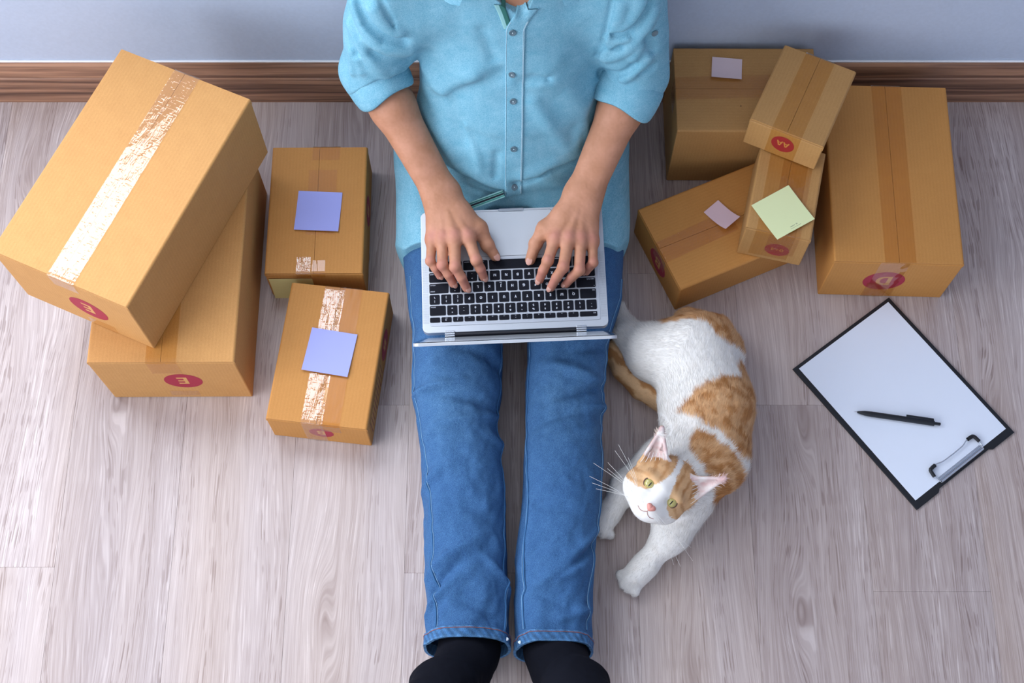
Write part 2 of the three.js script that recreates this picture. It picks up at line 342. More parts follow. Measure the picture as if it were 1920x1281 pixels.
// a round printed stamp on a side of a box: side 'front' or 'right' or 'left', upside down as in the photograph
function stamp(o, text, side, u, y, r, { w, d }, worn) {
  const m = part('printed_mark', new THREE.CircleGeometry(r, 40), stampMat(text, worn), o, 'round red printed mark with pale lettering');
  if (side === 'front') m.position.set(u, y, d / 2 + 0.00025);
  if (side === 'right') { m.position.set(w / 2 + 0.0007, y, u); m.rotation.y = Math.PI / 2; }
  m.rotation.z = Math.PI; if (side === 'right') m.rotation.set(0, Math.PI / 2, Math.PI, 'YXZ');
  return m;
}
const E_ = { w: 0.24, d: 0.40, h: 0.17 }, B_ = { w: 0.17, d: 0.25, h: 0.09 }, D_ = { w: 0.22, d: 0.35, h: 0.14 };
{ // lower of the big pair on the left
  const o = parcel('cardboard_box', 'large cardboard box lying under a bigger tilted box, red E mark on its front', { ...E_, pos: [-0.5724, 0.0003, -0.9755], turn: 0.005, mat: 0 });
  stamp(o, 'E', 'front', 0.018, 0.083, 0.032, E_);
  tape(o, [[0.2, 0.12], [0.2, 0.17], [-0.2, 0.17]], 0, 0.05, amberTape, { wob: 0.0003 });
  tape(o, [[0.2, 0.012], [0.2, 0.035]], 0.008, 0.05, clearTape);
}
{ // upper of the pair
  const o = parcel('cardboard_box', 'large cardboard box set askew on top of another box, glossy tape down its middle', { ...E_, pos: [-0.612, 0.1709, -1.0302], turn: -0.4144, mat: 0 });
  stamp(o, 'E', 'front', 0.022, 0.075, 0.034, E_);
  tape(o, [[0.2, 0.137], [0.2, 0.17], [-0.2, 0.17], [-0.2, 0.12]], 0.004, 0.046, clearTapeW, { wob: 0.001 });
  tape(o, [[0.2, 0.0], [0.2, 0.03]], 0.03, 0.05, clearTape);
}
{ // small box near the leg
  const o = parcel('cardboard_box', 'small flat cardboard box with violet note nearest the bottom left, red B mark in front', { ...B_, pos: [-0.3104, 0.0003, -0.8205], turn: -0.115, mat: 1 });
  stamp(o, 'B', 'front', 0.003, 0.045, 0.021, B_);
  stamp(o, 'B', 'right', -0.045, 0.045, 0.028, B_);
  const lines = part('printed_panel', new THREE.PlaneGeometry(0.12, 0.055), std(0xffffff, 0.7, { map: canvasTex(512, 256, (c, w, h) => { c.fillStyle = '#bd8a48'; c.fillRect(0, 0, w, h); c.fillStyle = '#8d4a34'; for (let q = 0; q < 11; q++) c.fillRect(14 + q * 45, 20 + (q % 3) * 10, 15, h - 40 - (q % 4) * 14); }) }), o);
  lines.position.set(0.0857, 0.043, 0.05); lines.rotation.y = Math.PI / 2;
  tape(o, [[0.125, 0.0], [0.125, 0.09], [-0.125, 0.09], [-0.125, 0.05]], -0.008, 0.036, clearTapeW, { wob: 0.0014 });
  tape(o, [[0.125, 0.058], [0.125, 0.09], [-0.125, 0.09]], 0.022, 0.034, amberTape, { wob: 0.0004 });
}
{ // small box behind it
  const o = parcel('cardboard_box', 'small flat cardboard box with violet note standing beside the large stacked boxes', { ...B_, h: 0.0925, pos: [-0.3446, 0.0003, -1.0946], turn: 0.0067, mat: 1 });
  stamp(o, 'B', 'right', -0.02, 0.045, 0.028, B_);
  tape(o, [[-0.125, 0.05], [-0.125, 0.0925], [-0.098, 0.0925]], 0.012, 0.05, clearTape);
  tape(o, [[-0.078, 0.0925], [0.02, 0.0925], [0.05, 0.0925]], 0.008, 0.05, clearTape);
  tape(o, [[0.094, 0.0925], [0.125, 0.0925], [0.125, 0.08]], -0.018, 0.025, clearTapeW, { wob: 0.0008 });
  tape(o, [[0.1, 0.0925], [0.125, 0.0925], [0.125, 0.08]], 0.008, 0.023, clearTape);
}
{ // tall box by the man, its tape across
  const o = parcel('cardboard_box', 'tall cardboard box against the wall with a small pink note on its lid', { w: 0.17, d: 0.25, h: 0.18, pos: [0.4119, 0.0003, -1.2862], turn: Math.PI / 2 - 0.0035, mat: 2 });
  tape(o, [[0.125, 0.12], [0.125, 0.18], [-0.125, 0.18], [-0.125, 0.13]], 0.004, 0.046, clearTapeC, { wob: 0.0012, skew: 0.03 });
  const c = new THREE.CircleGeometry(0.0012, 10).rotateX(-Math.PI / 2);
  for (const [x, z] of [[-0.033, 0.085], [-0.036, -0.012]]) part('ink_dot', c, std(0x3a2413, 0.8), o).position.set(x, 0.1818, z);
}
{ // long low box whose dark end turns to the man
  const o = parcel('cardboard_box', 'low angled cardboard box with a curled pink note, its red mark facing the man', { ...B_, pos: [0.3709, 0.0003, -1.0681], turn: 0.4142 - Math.PI / 2, mat: 1 });
  stamp(o, 'B', 'front', 0.006, 0.045, 0.028, B_);
  tape(o, [[0.125, 0.05], [0.125, 0.09], [-0.02, 0.09]], 0.002, 0.042, clearTapeC, { wob: 0.0016, skew: 0.05 });
}
{ // small tall box on it
  const o = parcel('cardboard_box', 'narrow cardboard box bearing the yellow note, lying across the low angled box', { w: 0.11, d: 0.17, h: 0.10, pos: [0.4647, 0.0908, -1.0805], turn: -0.2301, mat: 2 });
  stamp(o, '0+4', 'front', 0.008, 0.042, 0.021, { w: 0.11, d: 0.17 }, true);
  tape(o, [[0.085, 0.012], [0.085, 0.10], [-0.085, 0.10]], -0.004, 0.066, amberTape, { wob: 0.0008 });
  tape(o, [[0.085, 0.03], [0.085, 0.10], [-0.085, 0.10]], 0.012, 0.05, clearTapeC, { wob: 0.0016 });
}
{ // smallest box on top of the pile
  const o = parcel('cardboard_box', 'smallest cardboard box on top of the right pile, broad tape and red AA mark', { w: 0.13, d: 0.17, h: 0.07, pos: [0.4907, 0.1880, -1.2208], turn: -0.436, tilt: -0.070, mat: 2 });
  stamp(o, 'AA', 'front', 0.0, 0.036, 0.02, { w: 0.13, d: 0.17 });
  tape(o, [[0.085, 0.0], [0.085, 0.07], [-0.085, 0.07], [-0.085, 0.03]], 0, 0.052, amberTape, { wob: 0.0002 });
}
{ // big box on the far right
  const o = parcel('cardboard_box', 'large cardboard box at the far right with a red D mark on its front', { ...D_, pos: [0.6633, 0.0003, -1.1425], turn: -0.030, mat: 1 });
  stamp(o, 'D', 'front', -0.008, 0.066, 0.036, D_);
  tape(o, [[0.175, 0.14], [-0.175, 0.14], [-0.175, 0.1]], 0.002, 0.053, amberTape, { wob: 0.0002 });
  tape(o, [[0.175, 0.004], [0.175, 0.14]], -0.006, 0.05, clearTape, { wob: 0.0008 });
  tape(o, [[0.175, 0.0], [0.175, 0.058]], -0.014, 0.04, amberTape);
}

// ---------------------------------------------------------------- sticky notes
function noteGeo(w, h, curl, tx, axis = 0) {   // a sheet lying on y=0, curling up towards one edge
  const n = 14, g = new THREE.BoxGeometry(w, 0.00022, h, n, 1, n), p = g.attributes.position;
  for (let i = 0; i < p.count; i++) { const t = (axis ? p.getX(i) / w : p.getZ(i) / h) + 0.5, s = t * t * t * curl; p.setY(i, p.getY(i) + s + 0.0004); }
  g.computeVertexNormals(); return g;
}
const paperTint = c => phys(c, 0.85, { sheen: 0.1 });
function note(label, c, w, h, pos, turn, curl = 0.002, axis = 0, mat) {
  const m = tagged('sticky_note', noteGeo(w, h, curl, 0, axis), mat || paperTint(c), label, 'note', 'sticky notes on the boxes');
  m.position.set(...pos); m.rotation.order = 'YXZ'; m.rotation.y = turn; return m;
}
note('violet sticky note on the box nearest the bottom left', 0xa6abea, 0.079, 0.079, [-0.3083, 0.0921, -0.8235], -0.17, 0.003);
note('violet sticky note on the small box beside the stacked boxes', 0xa6abea, 0.078, 0.078, [-0.3413, 0.0940, -1.0895], -0.045, 0.003);
note('square yellow sticky note on the narrow box of the right pile', 0xe9edb0, 0.076, 0.076, [0.455, 0.1925, -1.0365], 0, 0.003, 0,
  phys(0xffffff, 0.85, { map: canvasTex(512, 512, (c, w, h) => { c.fillStyle = '#e6ecb4'; c.fillRect(0, 0, w, h); c.fillStyle = '#6f7a5c'; c.textAlign = 'center'; c.font = 'bold 20px sans-serif'; c.fillText('samne  30', w * 0.52, h * 0.90); c.font = '12px sans-serif'; c.fillText('samnesamne samnesame', w * 0.54, h * 0.945); }) })).rotation.y = 0.53;
note('curled pink sticky note on the low angled box', 0xe8c9d0, 0.036, 0.052, [0.369, 0.0918, -1.0815], 0.73, 0.012);
note('pink sticky note on the lid of the tall box by the wall', 0xe6cfd2, 0.053, 0.044, [0.3795, 0.1822, -1.3265], -0.1, 0.004);
{
  const n = note('pale yellow sticky note stuck on the front of the small box beside the stacked boxes', 0xdcd08e, 0.076, 0.074, [-0.3865, 0.0375, -0.9683], 0.0067, 0.004);
  n.rotation.set(Math.PI / 2, 0.0067, 0, 'YXZ');
}

// ---------------------------------------------------------------- clipboard, paper, pen
{
  // the board lies turned on the floor; its local x runs along the short side, z to the clip end
  const A = 0.9085, o = thing('clipboard', 'black clipboard lying on the floor beside the cat, metal clip at one end', 'clipboard', [0.6785, 0.0004, -0.7685], Math.atan2(0.188, 0.251));
  const W = 0.227, Lh = 0.315, blk = std(0x0e0f16, 0.55), bs = new THREE.Shape(), cutW = 0.116, cut = 0.0045, r = 0.004;
  const pts = [[-W / 2, -Lh / 2], [W / 2, -Lh / 2], [W / 2, Lh / 2], [cutW / 2 + 0.006, Lh / 2], [cutW / 2, Lh / 2 - cut], [-cutW / 2, Lh / 2 - cut], [-cutW / 2 - 0.006, Lh / 2], [-W / 2, Lh / 2]];
  bs.setFromPoints(pts.map(p => new THREE.Vector2(p[0], -p[1])));
  const bg = new THREE.ExtrudeGeometry(bs, { depth: 0.002, bevelEnabled: true, bevelSize: 0.0008, bevelThickness: 0.0006, bevelSegments: 2 }).rotateX(-Math.PI / 2).translate(0, 0.0006, 0);
  part('board', bg, blk, o);
  const chrome = std(0xd4d8de, 0.22, { metalness: 1 });
  const zc = Lh / 2 - 0.0135;
  const clip = part('clip', merge([rbox(0.098, 0.0016, 0.011, 0.0008).translate(0, 0.0042, zc), new THREE.CylinderGeometry(0.0022, 0.0022, 0.098, 14).rotateZ(Math.PI / 2).translate(0, 0.0072, zc + 0.003), new THREE.CylinderGeometry(0.0014, 0.0014, 0.098, 12).rotateZ(Math.PI / 2).translate(0, 0.0078, zc - 0.002)]), chrome, o, 'chrome spring bar');
  part('wire', tube([[-0.05, 0.006, zc + 0.002], [-0.052, 0.007, zc - 0.008], [-0.05, 0.008, zc - 0.022], [-0.036, 0.0085, zc - 0.0245], [-0.02, 0.0085, zc - 0.021], [0.02, 0.0085, zc - 0.021], [0.036, 0.0085, zc - 0.0245], [0.05, 0.008, zc - 0.022], [0.052, 0.007, zc - 0.008], [0.05, 0.006, zc + 0.002]], 0.0011, 60, 8), chrome, clip);
  for (const s of [-1, 1]) part('rubber_tip', tube([[s * 0.0525, 0.0072, zc - 0.01], [s * 0.051, 0.008, zc - 0.021], [s * 0.048, 0.0083, zc - 0.0238], [s * 0.038, 0.0085, zc - 0.0245]], 0.0033, 20, 8), blk, clip, 'black rubber tip');
  const sheet = tagged('paper_sheet', new THREE.BoxGeometry(0.212, 0.0006, 0.297), std(0xe2e8f4, 0.8), 'blank white sheet of paper held on the clipboard', 'paper');
  sheet.position.set(0.6785 - 0.0015 * 1, 0.0036 + 0.0003, -0.7685 - 0.0035); sheet.rotation.y = o.rotation.y;
}
{
  const a = [0.59, -0.746], b = [0.737, -0.723], o = thing('pen', 'black click pen lying on the blank sheet', 'pen', [(a[0] + b[0]) / 2, 0.00915, (a[1] + b[1]) / 2], Math.atan2(-(b[1] - a[1]), b[0] - a[0]));
  const blk = std(0x10131c, 0.45), L = Math.hypot(b[0] - a[0], b[1] - a[1]);
  const prof = [[0.0001, -L / 2 + 0.006], [0.0016, -L / 2 + 0.006], [0.0042, -L / 2 + 0.019], [0.0047, -L / 2 + 0.03], [0.0049, L / 2 - 0.012], [0.0046, L / 2 - 0.0105], [0.0001, L / 2 - 0.0105]];
  part('barrel', new THREE.LatheGeometry(prof.map(p => new THREE.Vector2(...p)), 24).rotateZ(-Math.PI / 2), blk, o);
  part('tip', new THREE.ConeGeometry(0.0014, 0.007, 12).rotateZ(Math.PI / 2).translate(-L / 2 + 0.0035, 0, 0), std(0xc2c6cc, 0.25, { metalness: 1 }), o, 'metal writing tip');
  part('push_button', rbox(0.012, 0.0046, 0.0046, 0.0012).translate(L / 2 - 0.0055, 0, 0), blk, o);
  part('pocket_clip', merge([rbox(0.047, 0.0013, 0.0036, 0.0005).translate(L / 2 - 0.036, 0.0045, -0.0052), rbox(0.005, 0.003, 0.004, 0.0005).translate(L / 2 - 0.0145, 0.0035, -0.004)]), blk, o);
}
// ---------------------------------------------------------------- laptop on the lap
{
  const o = thing('laptop', 'open silver laptop with black keys resting on the seated man\'s lap', 'laptop', [0.0021, 0.1889, -0.935], 0.0365);
  o.rotation.set(0.0966, 0.0365, 0.0264, 'YXZ');
  // local: x right, y up, +z to the hinge (away from the man). The man reads it from -z.
  const alu = std(0xc3c8ce, 0.36, { metalness: 0.55 }), dark = std(0x10121c, 0.4), W = 0.304, Dp = 0.212, T = 0.0135;
  const rs = (w, h, r) => { const s = new THREE.Shape(); s.moveTo(-w / 2 + r, -h / 2); s.lineTo(w / 2 - r, -h / 2); s.absarc(w / 2 - r, -h / 2 + r, r, -Math.PI / 2, 0); s.lineTo(w / 2, h / 2 - r); s.absarc(w / 2 - r, h / 2 - r, r, 0, Math.PI / 2); s.lineTo(-w / 2 + r, h / 2); s.absarc(-w / 2 + r, h / 2 - r, r, Math.PI / 2, Math.PI); s.lineTo(-w / 2, -h / 2 + r); s.absarc(-w / 2 + r, -h / 2 + r, r, Math.PI, Math.PI * 1.5); return s; };
  const slab = (w, h, r, t, b = 0.0006) => new THREE.ExtrudeGeometry(rs(w - 2 * b, h - 2 * b, r), { depth: t - 2 * b, bevelEnabled: true, bevelSize: b, bevelThickness: b, bevelSegments: 2, curveSegments: 10 }).rotateX(-Math.PI / 2).translate(0, b, 0);
  // base with a notch for the thumb at the front edge
  const bs = rs(W - 0.0012, Dp - 0.0012, 0.0095);
  const base = part('base', new THREE.ExtrudeGeometry(bs, { depth: T - 0.0012, bevelEnabled: true, bevelSize: 0.0006, bevelThickness: 0.0006, bevelSegments: 2, curveSegments: 10 }).rotateX(-Math.PI / 2).translate(0, -T + 0.0006, 0), alu, o);
  // keyboard: rows run from the hinge towards the man. Seen by him, left is +x.
  const kx = 0.0, kz1 = 0.0885, pitch = 0.01905, kw = 0.0168, x0 = 0.1355, S = 2048 / 0.276, KT = canvasKeys => canvasKeys;
  const rows = [
    [['esc', 1.62], ['F1', 1, '☼'], ['F2', 1, '☀'], ['F3', 1, '▤▤'], ['F4', 1, '▦▦'], ['F5', 1, '·'], ['F6', 1, '··'], ['F7', 1, '◂◂'], ['F8', 1, '▸❘❘'], ['F9', 1, '▸▸'], ['F10', 1, '◁'], ['F11', 1, '◁)'], ['F12', 1, '◁))'], ['', 1, '⏻']],
    [['`', 1, '~'], ['1', 1, '!'], ['2', 1, '@'], ['3', 1, '#'], ['4', 1, '$'], ['5', 1, '%'], ['6', 1, '^'], ['7', 1, '&'], ['8', 1, '*'], ['9', 1, '('], ['0', 1, ')'], ['-', 1, '_'], ['=', 1, '+'], ['delete', 1.5]],
    [['tab', 1.5], ...'QWERTYUIOP'.split('').map(c => [c, 1]), ['[', 1, '{'], [']', 1, '}'], ['\\', 1, '|']],
    [['caps lock', 1.78], ...'ASDFGHJKL'.split('').map(c => [c, 1]), [';', 1, ':'], ["'", 1, '"'], ['return', 1.78, 'enter']],
    [['shift', 2.32], ...'ZXCVBNM'.split('').map(c => [c, 1]), [',', 1, '<'], ['.', 1, '>'], ['/', 1, '?'], ['shift', 2.32]],
    [['fn', 1], ['control', 1], ['option', 1], ['command', 1.27], ['', 5.05], ['command', 1.27], ['option', 1], ['◂', 1], ['▴▾', 1], ['▸', 1]],
  ];
  const zOf = r => r === 0 ? kz1 - 0.0042 : kz1 - 0.0105 - (r - 0.5) * 0.0191 - 0.0;
  const keys = [];
  rows.forEach((row, r) => {
    const tot = row.reduce((a, k) => a + k[1], 0), unit = 14.5 * pitch / tot; let u = 0;
    for (const [main, len, alt] of row) { const L = len * unit; keys.push({ main, alt, x: x0 - (u + L / 2), z: zOf(r), w: L - (pitch - kw), h: r === 0 ? 0.0084 : kw - 0.0002, r, long: len > 1.2 }); u += L; }
  });
  const zs = 0.125, CH = 1024, px = x => (0.138 - x) * S, pz = z => (kz1 + 0.004 - z) * S;   // canvas: reading way for the man
  const legends = canvasTex(2048, CH, c => {
    c.fillStyle = '#0d0f1a'; c.fillRect(0, 0, 2048, CH); c.fillStyle = '#dfe4ee'; c.textBaseline = 'middle';
    for (const k of keys) {
      const X = px(k.x), Y = pz(k.z), w = k.w * S, h = k.h * S;
      if (k.r === 0) { c.textAlign = k.long ? 'left' : 'center'; c.font = k.long ? '24px sans-serif' : '15px sans-serif'; c.fillText(k.main, k.long ? X - w / 2 + 14 : X, Y + (k.long ? 8 : 18)); if (k.alt) { c.font = 'bold 26px sans-serif'; c.fillText(k.alt, X, Y - 7); } }
      else if (k.long || k.main.length > 1 && k.r > 2) { const left = k.x > 0; c.textAlign = left ? 'left' : 'right'; c.font = '23px sans-serif'; c.fillText(k.main, X + (left ? -w / 2 + 12 : w / 2 - 12), Y + h / 2 - 20); if (k.alt) c.fillText(k.alt, X + w / 2 - 12, Y - h / 2 + 22); if (k.main === 'caps lock') { c.beginPath(); c.arc(X - w / 2 + 18, Y - h / 2 + 18, 4, 0, 7); c.fill(); } }
      else if (k.alt) { c.textAlign = 'center'; c.font = 'bold 36px sans-serif'; c.fillText(k.main, X, Y + 24); c.font = 'bold 32px sans-serif'; c.fillText(k.alt, X, Y - 28); }
      else { c.textAlign = 'center'; c.font = 'bold 46px sans-serif'; c.fillText(k.main, X, Y + 2); }
      if (k.main === 'F' || k.main === 'J') c.fillRect(X - 14, Y + h / 2 - 18, 28, 5);
    }
  });
  const keyMat = phys(0xffffff, 0.6, { map: legends, specularIntensity: 0.35 });
  const kb = part('keyboard', slab(0.279, 0.1135, 0.003, 0.0007, 0.0002).translate(0, 0.0001, kz1 + 0.0045 - 0.11 / 2), std(0xb9bec6, 0.42, { metalness: 0.45 }), o);
  for (const k of keys) {
    const g = slab(k.w, k.h, k.r === 0 ? 0.0014 : 0.0018, 0.0014, 0.00025), p = g.attributes.position, uv = new Float32Array(p.count * 2);
    for (let i = 0; i < p.count; i++) { uv[i * 2] = px(k.x + p.getX(i)) / 2048; uv[i * 2 + 1] = 1 - pz(k.z + p.getZ(i)) / CH; }
    g.setAttribute('uv', new THREE.BufferAttribute(uv, 2));
    part('key', g.translate(k.x, 0.0006, k.z), keyMat, kb);
  }
  // trackpad: a plate in a hairline groove
  const tz = -0.0625;
  part('trackpad_groove', slab(0.1355, 0.0805, 0.0035, 0.0005, 0.0001).translate(0, -0.0003, tz), std(0x4f545c, 0.6), o);
  part('trackpad', slab(0.1343, 0.0793, 0.003, 0.0008, 0.0002).translate(0, -0.0004, tz), std(0xc7ccd2, 0.4, { metalness: 0.4 }), o);
  part('thumb_notch', slab(0.044, 0.006, 0.0029, 0.0006, 0.0001).translate(0, -0.0002, -Dp / 2 + 0.0024), std(0x9aa0a8, 0.4, { metalness: 0.5 }), o);
  // speaker grilles: rows of tiny holes
  const dot = new THREE.CircleGeometry(0.00042, 6).rotateX(-Math.PI / 2), dm = std(0x6d747e, 0.8);
  for (const s of [-1, 1]) {
    const im = new THREE.InstancedMesh(dot, dm, 7 * 58), M = new THREE.Matrix4(); let q = 0;
    for (let i = 0; i < 7; i++) for (let j = 0; j < 58; j++) { M.makeTranslation(s * (0.1415 + i * 0.0014), 0.00012, 0.089 - j * 0.00195); im.setMatrixAt(q++, M); }
    im.name = 'speaker_grille'; im.userData.kind = 'stuff'; o.add(im);
  }
  // hinge: dark bar with bright ends
  const hz = Dp / 2 + 0.0035, hinge = part('hinge', new THREE.CylinderGeometry(0.0052, 0.0052, 0.198, 20).rotateZ(Math.PI / 2).translate(0, -0.0035, hz), std(0x11131d, 0.35), o, 'dark hinge bar');
  for (const s of [-1, 1]) { const g = []; for (let q = 0; q < 3; q++) g.push(rbox(0.0165, 0.0092, 0.0032, 0.0008).translate(s * 0.1075, -0.0022, hz - 0.0042 + q * 0.0036)); part('hinge_cap', merge(g), std(0xd9dee4, 0.18, { metalness: 0.9 }), hinge, 'bright metal hinge cap'); }
  // lid leaning back, its screen to the man
  const lid = new THREE.Group(); lid.position.set(0, -0.004, hz + 0.004); lid.rotation.x = Math.PI / 2 + 0.32;
  o.add(lid); lid.name = 'lid';
  // in lid space y is the outward normal of the back, +z runs down from the top edge: built along -z
  const lg = slab(W, Dp - 0.008, 0.009, 0.005, 0.0008).translate(0, 0, -(Dp - 0.008) / 2);
  part('lid_shell', lg, alu, lid);
  part('screen_bezel', slab(W - 0.004, Dp - 0.012, 0.008, 0.0008, 0.0002).translate(0, -0.0007, -(Dp - 0.008) / 2), phys(0x07080c, 0.12, {}), lid, 'black glass bezel');
  part('screen', slab(W - 0.02, Dp - 0.034, 0.001, 0.0006, 0.0001).translate(0, -0.0009, -(Dp - 0.008) / 2 - 0.002), phys(0x1a1d26, 0.1, { emissive: 0xcfdcf0, emissiveIntensity: 0.35 }), lid, 'lit pale screen');
}
// ---------------------------------------------------------------- the seated man
const person = thing('person', 'man in a light blue shirt, jeans and black socks sitting on the floor typing', 'person', [0, 0, 0]);
const keyf = (K, y) => { if (y <= K[0][0]) return K[0]; for (let i = 0; i < K.length - 1; i++) if (y <= K[i + 1][0]) { const t = (y - K[i][0]) / (K[i + 1][0] - K[i][0]), s = t * t * (3 - 2 * t) * 0.5 + t * 0.5; return K[i].map((v, j) => lerp(v, K[i + 1][j], s)); } return K[K.length - 1]; };
const TORSO = [[0.06, 0.175, -1.185, 0.15], [0.14, 0.178, -1.195, 0.145], [0.20, 0.168, -1.205, 0.135], [0.26, 0.155, -1.215, 0.130], [0.32, 0.150, -1.228, 0.122], [0.40, 0.150, -1.255, 0.111], [0.48, 0.160, -1.272, 0.098], [0.55, 0.155, -1.280, 0.086], [0.60, 0.12, -1.285, 0.075], [0.64, 0.075, -1.285, 0.062]];
function torsoD(x, y, z, off = 0) {
  const [, a0, zc, b0] = keyf(TORSO, y), a = a0 + off, b = b0 + off, X = x / a, Z = (z - zc) / b, q = Math.sqrt(X * X + Z * Z);
  const g = Math.sqrt((X / a) ** 2 + (Z / b) ** 2); return smax(q < 0.2 ? -0.06 : q * (q - 1) / Math.max(g, 1e-4), Math.max(y - 0.655, 0.05 - y), 0.02);
}
const ARM = s => s < 0
  ? { sh: [-0.168, 0.585, -1.275], el: [-0.226, 0.347, -1.217], cf: [-0.211, 0.332, -1.194], wr: [-0.116, 0.236, -1.046] }
  : { sh: [0.160, 0.585, -1.275], el: [0.202, 0.342, -1.215], cf: [0.184, 0.320, -1.179], wr: [0.117, 0.240, -1.043] };
const HANDS = {
  '-1': { c: [-0.086, 0.226, -1.020], t: [[-0.054, 0.222, -0.993], [-0.040, 0.212, -0.966], [-0.028, 0.202, -0.951]],
    f: [[[-0.072, 0.231, -0.972], [-0.058, 0.230, -0.930], [-0.0465, 0.2005, -0.914]], [[-0.094, 0.233, -0.970], [-0.092, 0.231, -0.918], [-0.0745, 0.199, -0.895]], [[-0.114, 0.227, -0.970], [-0.113, 0.227, -0.923], [-0.0965, 0.1985, -0.903]], [[-0.131, 0.219, -0.973], [-0.1335, 0.219, -0.934], [-0.119, 0.198, -0.917]]] },
  '1': { c: [0.088, 0.230, -1.016], t: [[0.054, 0.225, -0.991], [0.039, 0.214, -0.968], [0.030, 0.202, -0.944]],
    f: [[[0.070, 0.235, -0.966], [0.058, 0.233, -0.928], [0.045, 0.2025, -0.908]], [[0.092, 0.237, -0.965], [0.083, 0.234, -0.916], [0.064, 0.2015, -0.895]], [[0.112, 0.233, -0.965], [0.109, 0.231, -0.912], [0.0885, 0.202, -0.901]], [[0.131, 0.226, -0.966], [0.132, 0.226, -0.928], [0.122, 0.205, -0.921]]] },
};
const FR = [[0.0102, 0.0088, 0.0070], [0.0106, 0.0090, 0.0071], [0.0100, 0.0085, 0.0068], [0.0090, 0.0075, 0.0060]];
const mid = (a, b, t, dy = 0) => [lerp(a[0], b[0], t), lerp(a[1], b[1], t) + dy, lerp(a[2], b[2], t)];
function handSDF(s) {
  const A = ARM(s), Hd = HANDS[s], P = [];
  // flattened forearm: two bones side by side
  const ax = V(A.wr[0] - A.el[0], A.wr[1] - A.el[1], A.wr[2] - A.el[2]).normalize(), side = V(0, 1, 0).cross(ax).normalize();
  const o = (p, k) => [p[0] + side.x * k, p[1] + side.y * k, p[2] + side.z * k];
  const belly = mid(A.el, A.wr, 0.28, -0.002);
  return (x, y, z) => {
    let d = smin(cone(x, y, z, A.sh, A.el, 0.042, 0.035), cone(x, y, z, A.el, belly, 0.035, 0.0345), 0.03);
    d = smin(d, smin(cone(x, y, z, o(belly, 0.005), o(A.wr, 0.0125), 0.0295, 0.0165), cone(x, y, z, o(belly, -0.005), o(A.wr, -0.0125), 0.0295, 0.0165), 0.02), 0.02);
    d = smin(d, ell(x, y, z, [A.wr[0] + s * 0.024, A.wr[1] + 0.004, A.wr[2] - 0.016], [0.0095, 0.009, 0.0105]), 0.012);   // ulna head
    let h = 9;
    Hd.f.forEach((f, i) => { h = smin(h, cone(x, y, z, o(A.wr, (i - 1.5) * 0.009 * s * -1 * -1), f[0], 0.0155, 0.0122 - (i === 3 ? 0.0012 : 0)), 0.014); });
    h = smin(h, cone(x, y, z, A.wr, Hd.c, 0.017, 0.0165), 0.016);
    h = smin(h, cone(x, y, z, Hd.c, Hd.t[0], 0.0165, 0.0128), 0.014);
    h = smin(h, cone(x, y, z, mid(Hd.c, Hd.f[0][0], 0.3), mid(Hd.t[0], Hd.f[0][0], 0.35), 0.012, 0.009), 0.016);
    d = smin(d, h, 0.02);
    // tendons and knuckles on the back of the hand
    Hd.f.forEach((f, i) => {
      const w = mid(A.wr, f[0], 0.25, 0.0105), k = mid(A.wr, f[0], 0.96, 0.0098 - (i === 3 ? 0.001 : 0));
      d = smin(d, cone(x, y, z, w, k, 0.0022, 0.0026), 0.0065);
      d = smin(d, ell(x, y, z, [f[0][0], f[0][1] + 0.0035, f[0][2] + 0.001], [0.0105, 0.0105, 0.0115]), 0.008);
    });
    let fingers = 9;
    Hd.f.forEach((f, i) => {
      const r = FR[i], dip = mid(f[1], f[2], 0.56, 0.0045);
      let g = smin(cone(x, y, z, f[0], f[1], r[0], r[1]), cone(x, y, z, f[1], dip, r[1], lerp(r[1], r[2], 0.5)), 0.003);
      g = smin(g, cone(x, y, z, dip, f[2], lerp(r[1], r[2], 0.5), r[2]), 0.003);
      g = smin(g, ell(x, y, z, [f[1][0], f[1][1] + 0.0012, f[1][2]], [r[1] * 1.06, r[1] * 1.02, r[1] * 1.06]), 0.003);
      fingers = Math.min(fingers, g);
    });
    let th = smin(cone(x, y, z, Hd.t[0], Hd.t[1], 0.0122, 0.0108), cone(x, y, z, Hd.t[1], Hd.t[2], 0.0105, 0.0084), 0.003);
    th = smin(th, ell(x, y, z, Hd.t[1], [0.0114, 0.0108, 0.0114]), 0.003);
    return smin(smin(d, fingers, 0.006), th, 0.008) + (noise(x * 260, y * 260, z * 260) - 0.5) * 0.0003;
  };
}
const SKIN = lin('#c48c70'), SKIN_RED = lin('#c07c70'), SKIN_TAN = lin('#ab7656');
function skinColor(x, y, z) {
  let t = 0;
  for (const s of [-1, 1]) for (const f of HANDS[s].f) { t = Math.max(t, Math.exp(-((x - f[0][0]) ** 2 + (z - f[0][2]) ** 2) / 0.00012) * 0.8, Math.exp(-((x - f[1][0]) ** 2 + (z - f[1][2]) ** 2) / 0.00007) * 0.8, Math.exp(-((x - f[2][0]) ** 2 + (z - f[2][2]) ** 2) / 0.00014)); }
  const n = fbm(x * 60, y * 60, z * 60, 3) - 0.5, m = noise(x * 380, y * 380, z * 380) - 0.5;
  return mix3(mix3(SKIN, SKIN_TAN, clamp(0.4 + n * 1.2 + m * 0.35)), SKIN_RED, clamp(t * 0.7));
}
const headC = [0, 0.775, -1.205];
function headLocal(x, y, z) { const c = Math.cos(0.5), s = Math.sin(0.5), Y = y - headC[1], Z = z - headC[2]; return [x, Y * c + Z * s, -Y * s + Z * c]; }   // head bowed towards the laptop
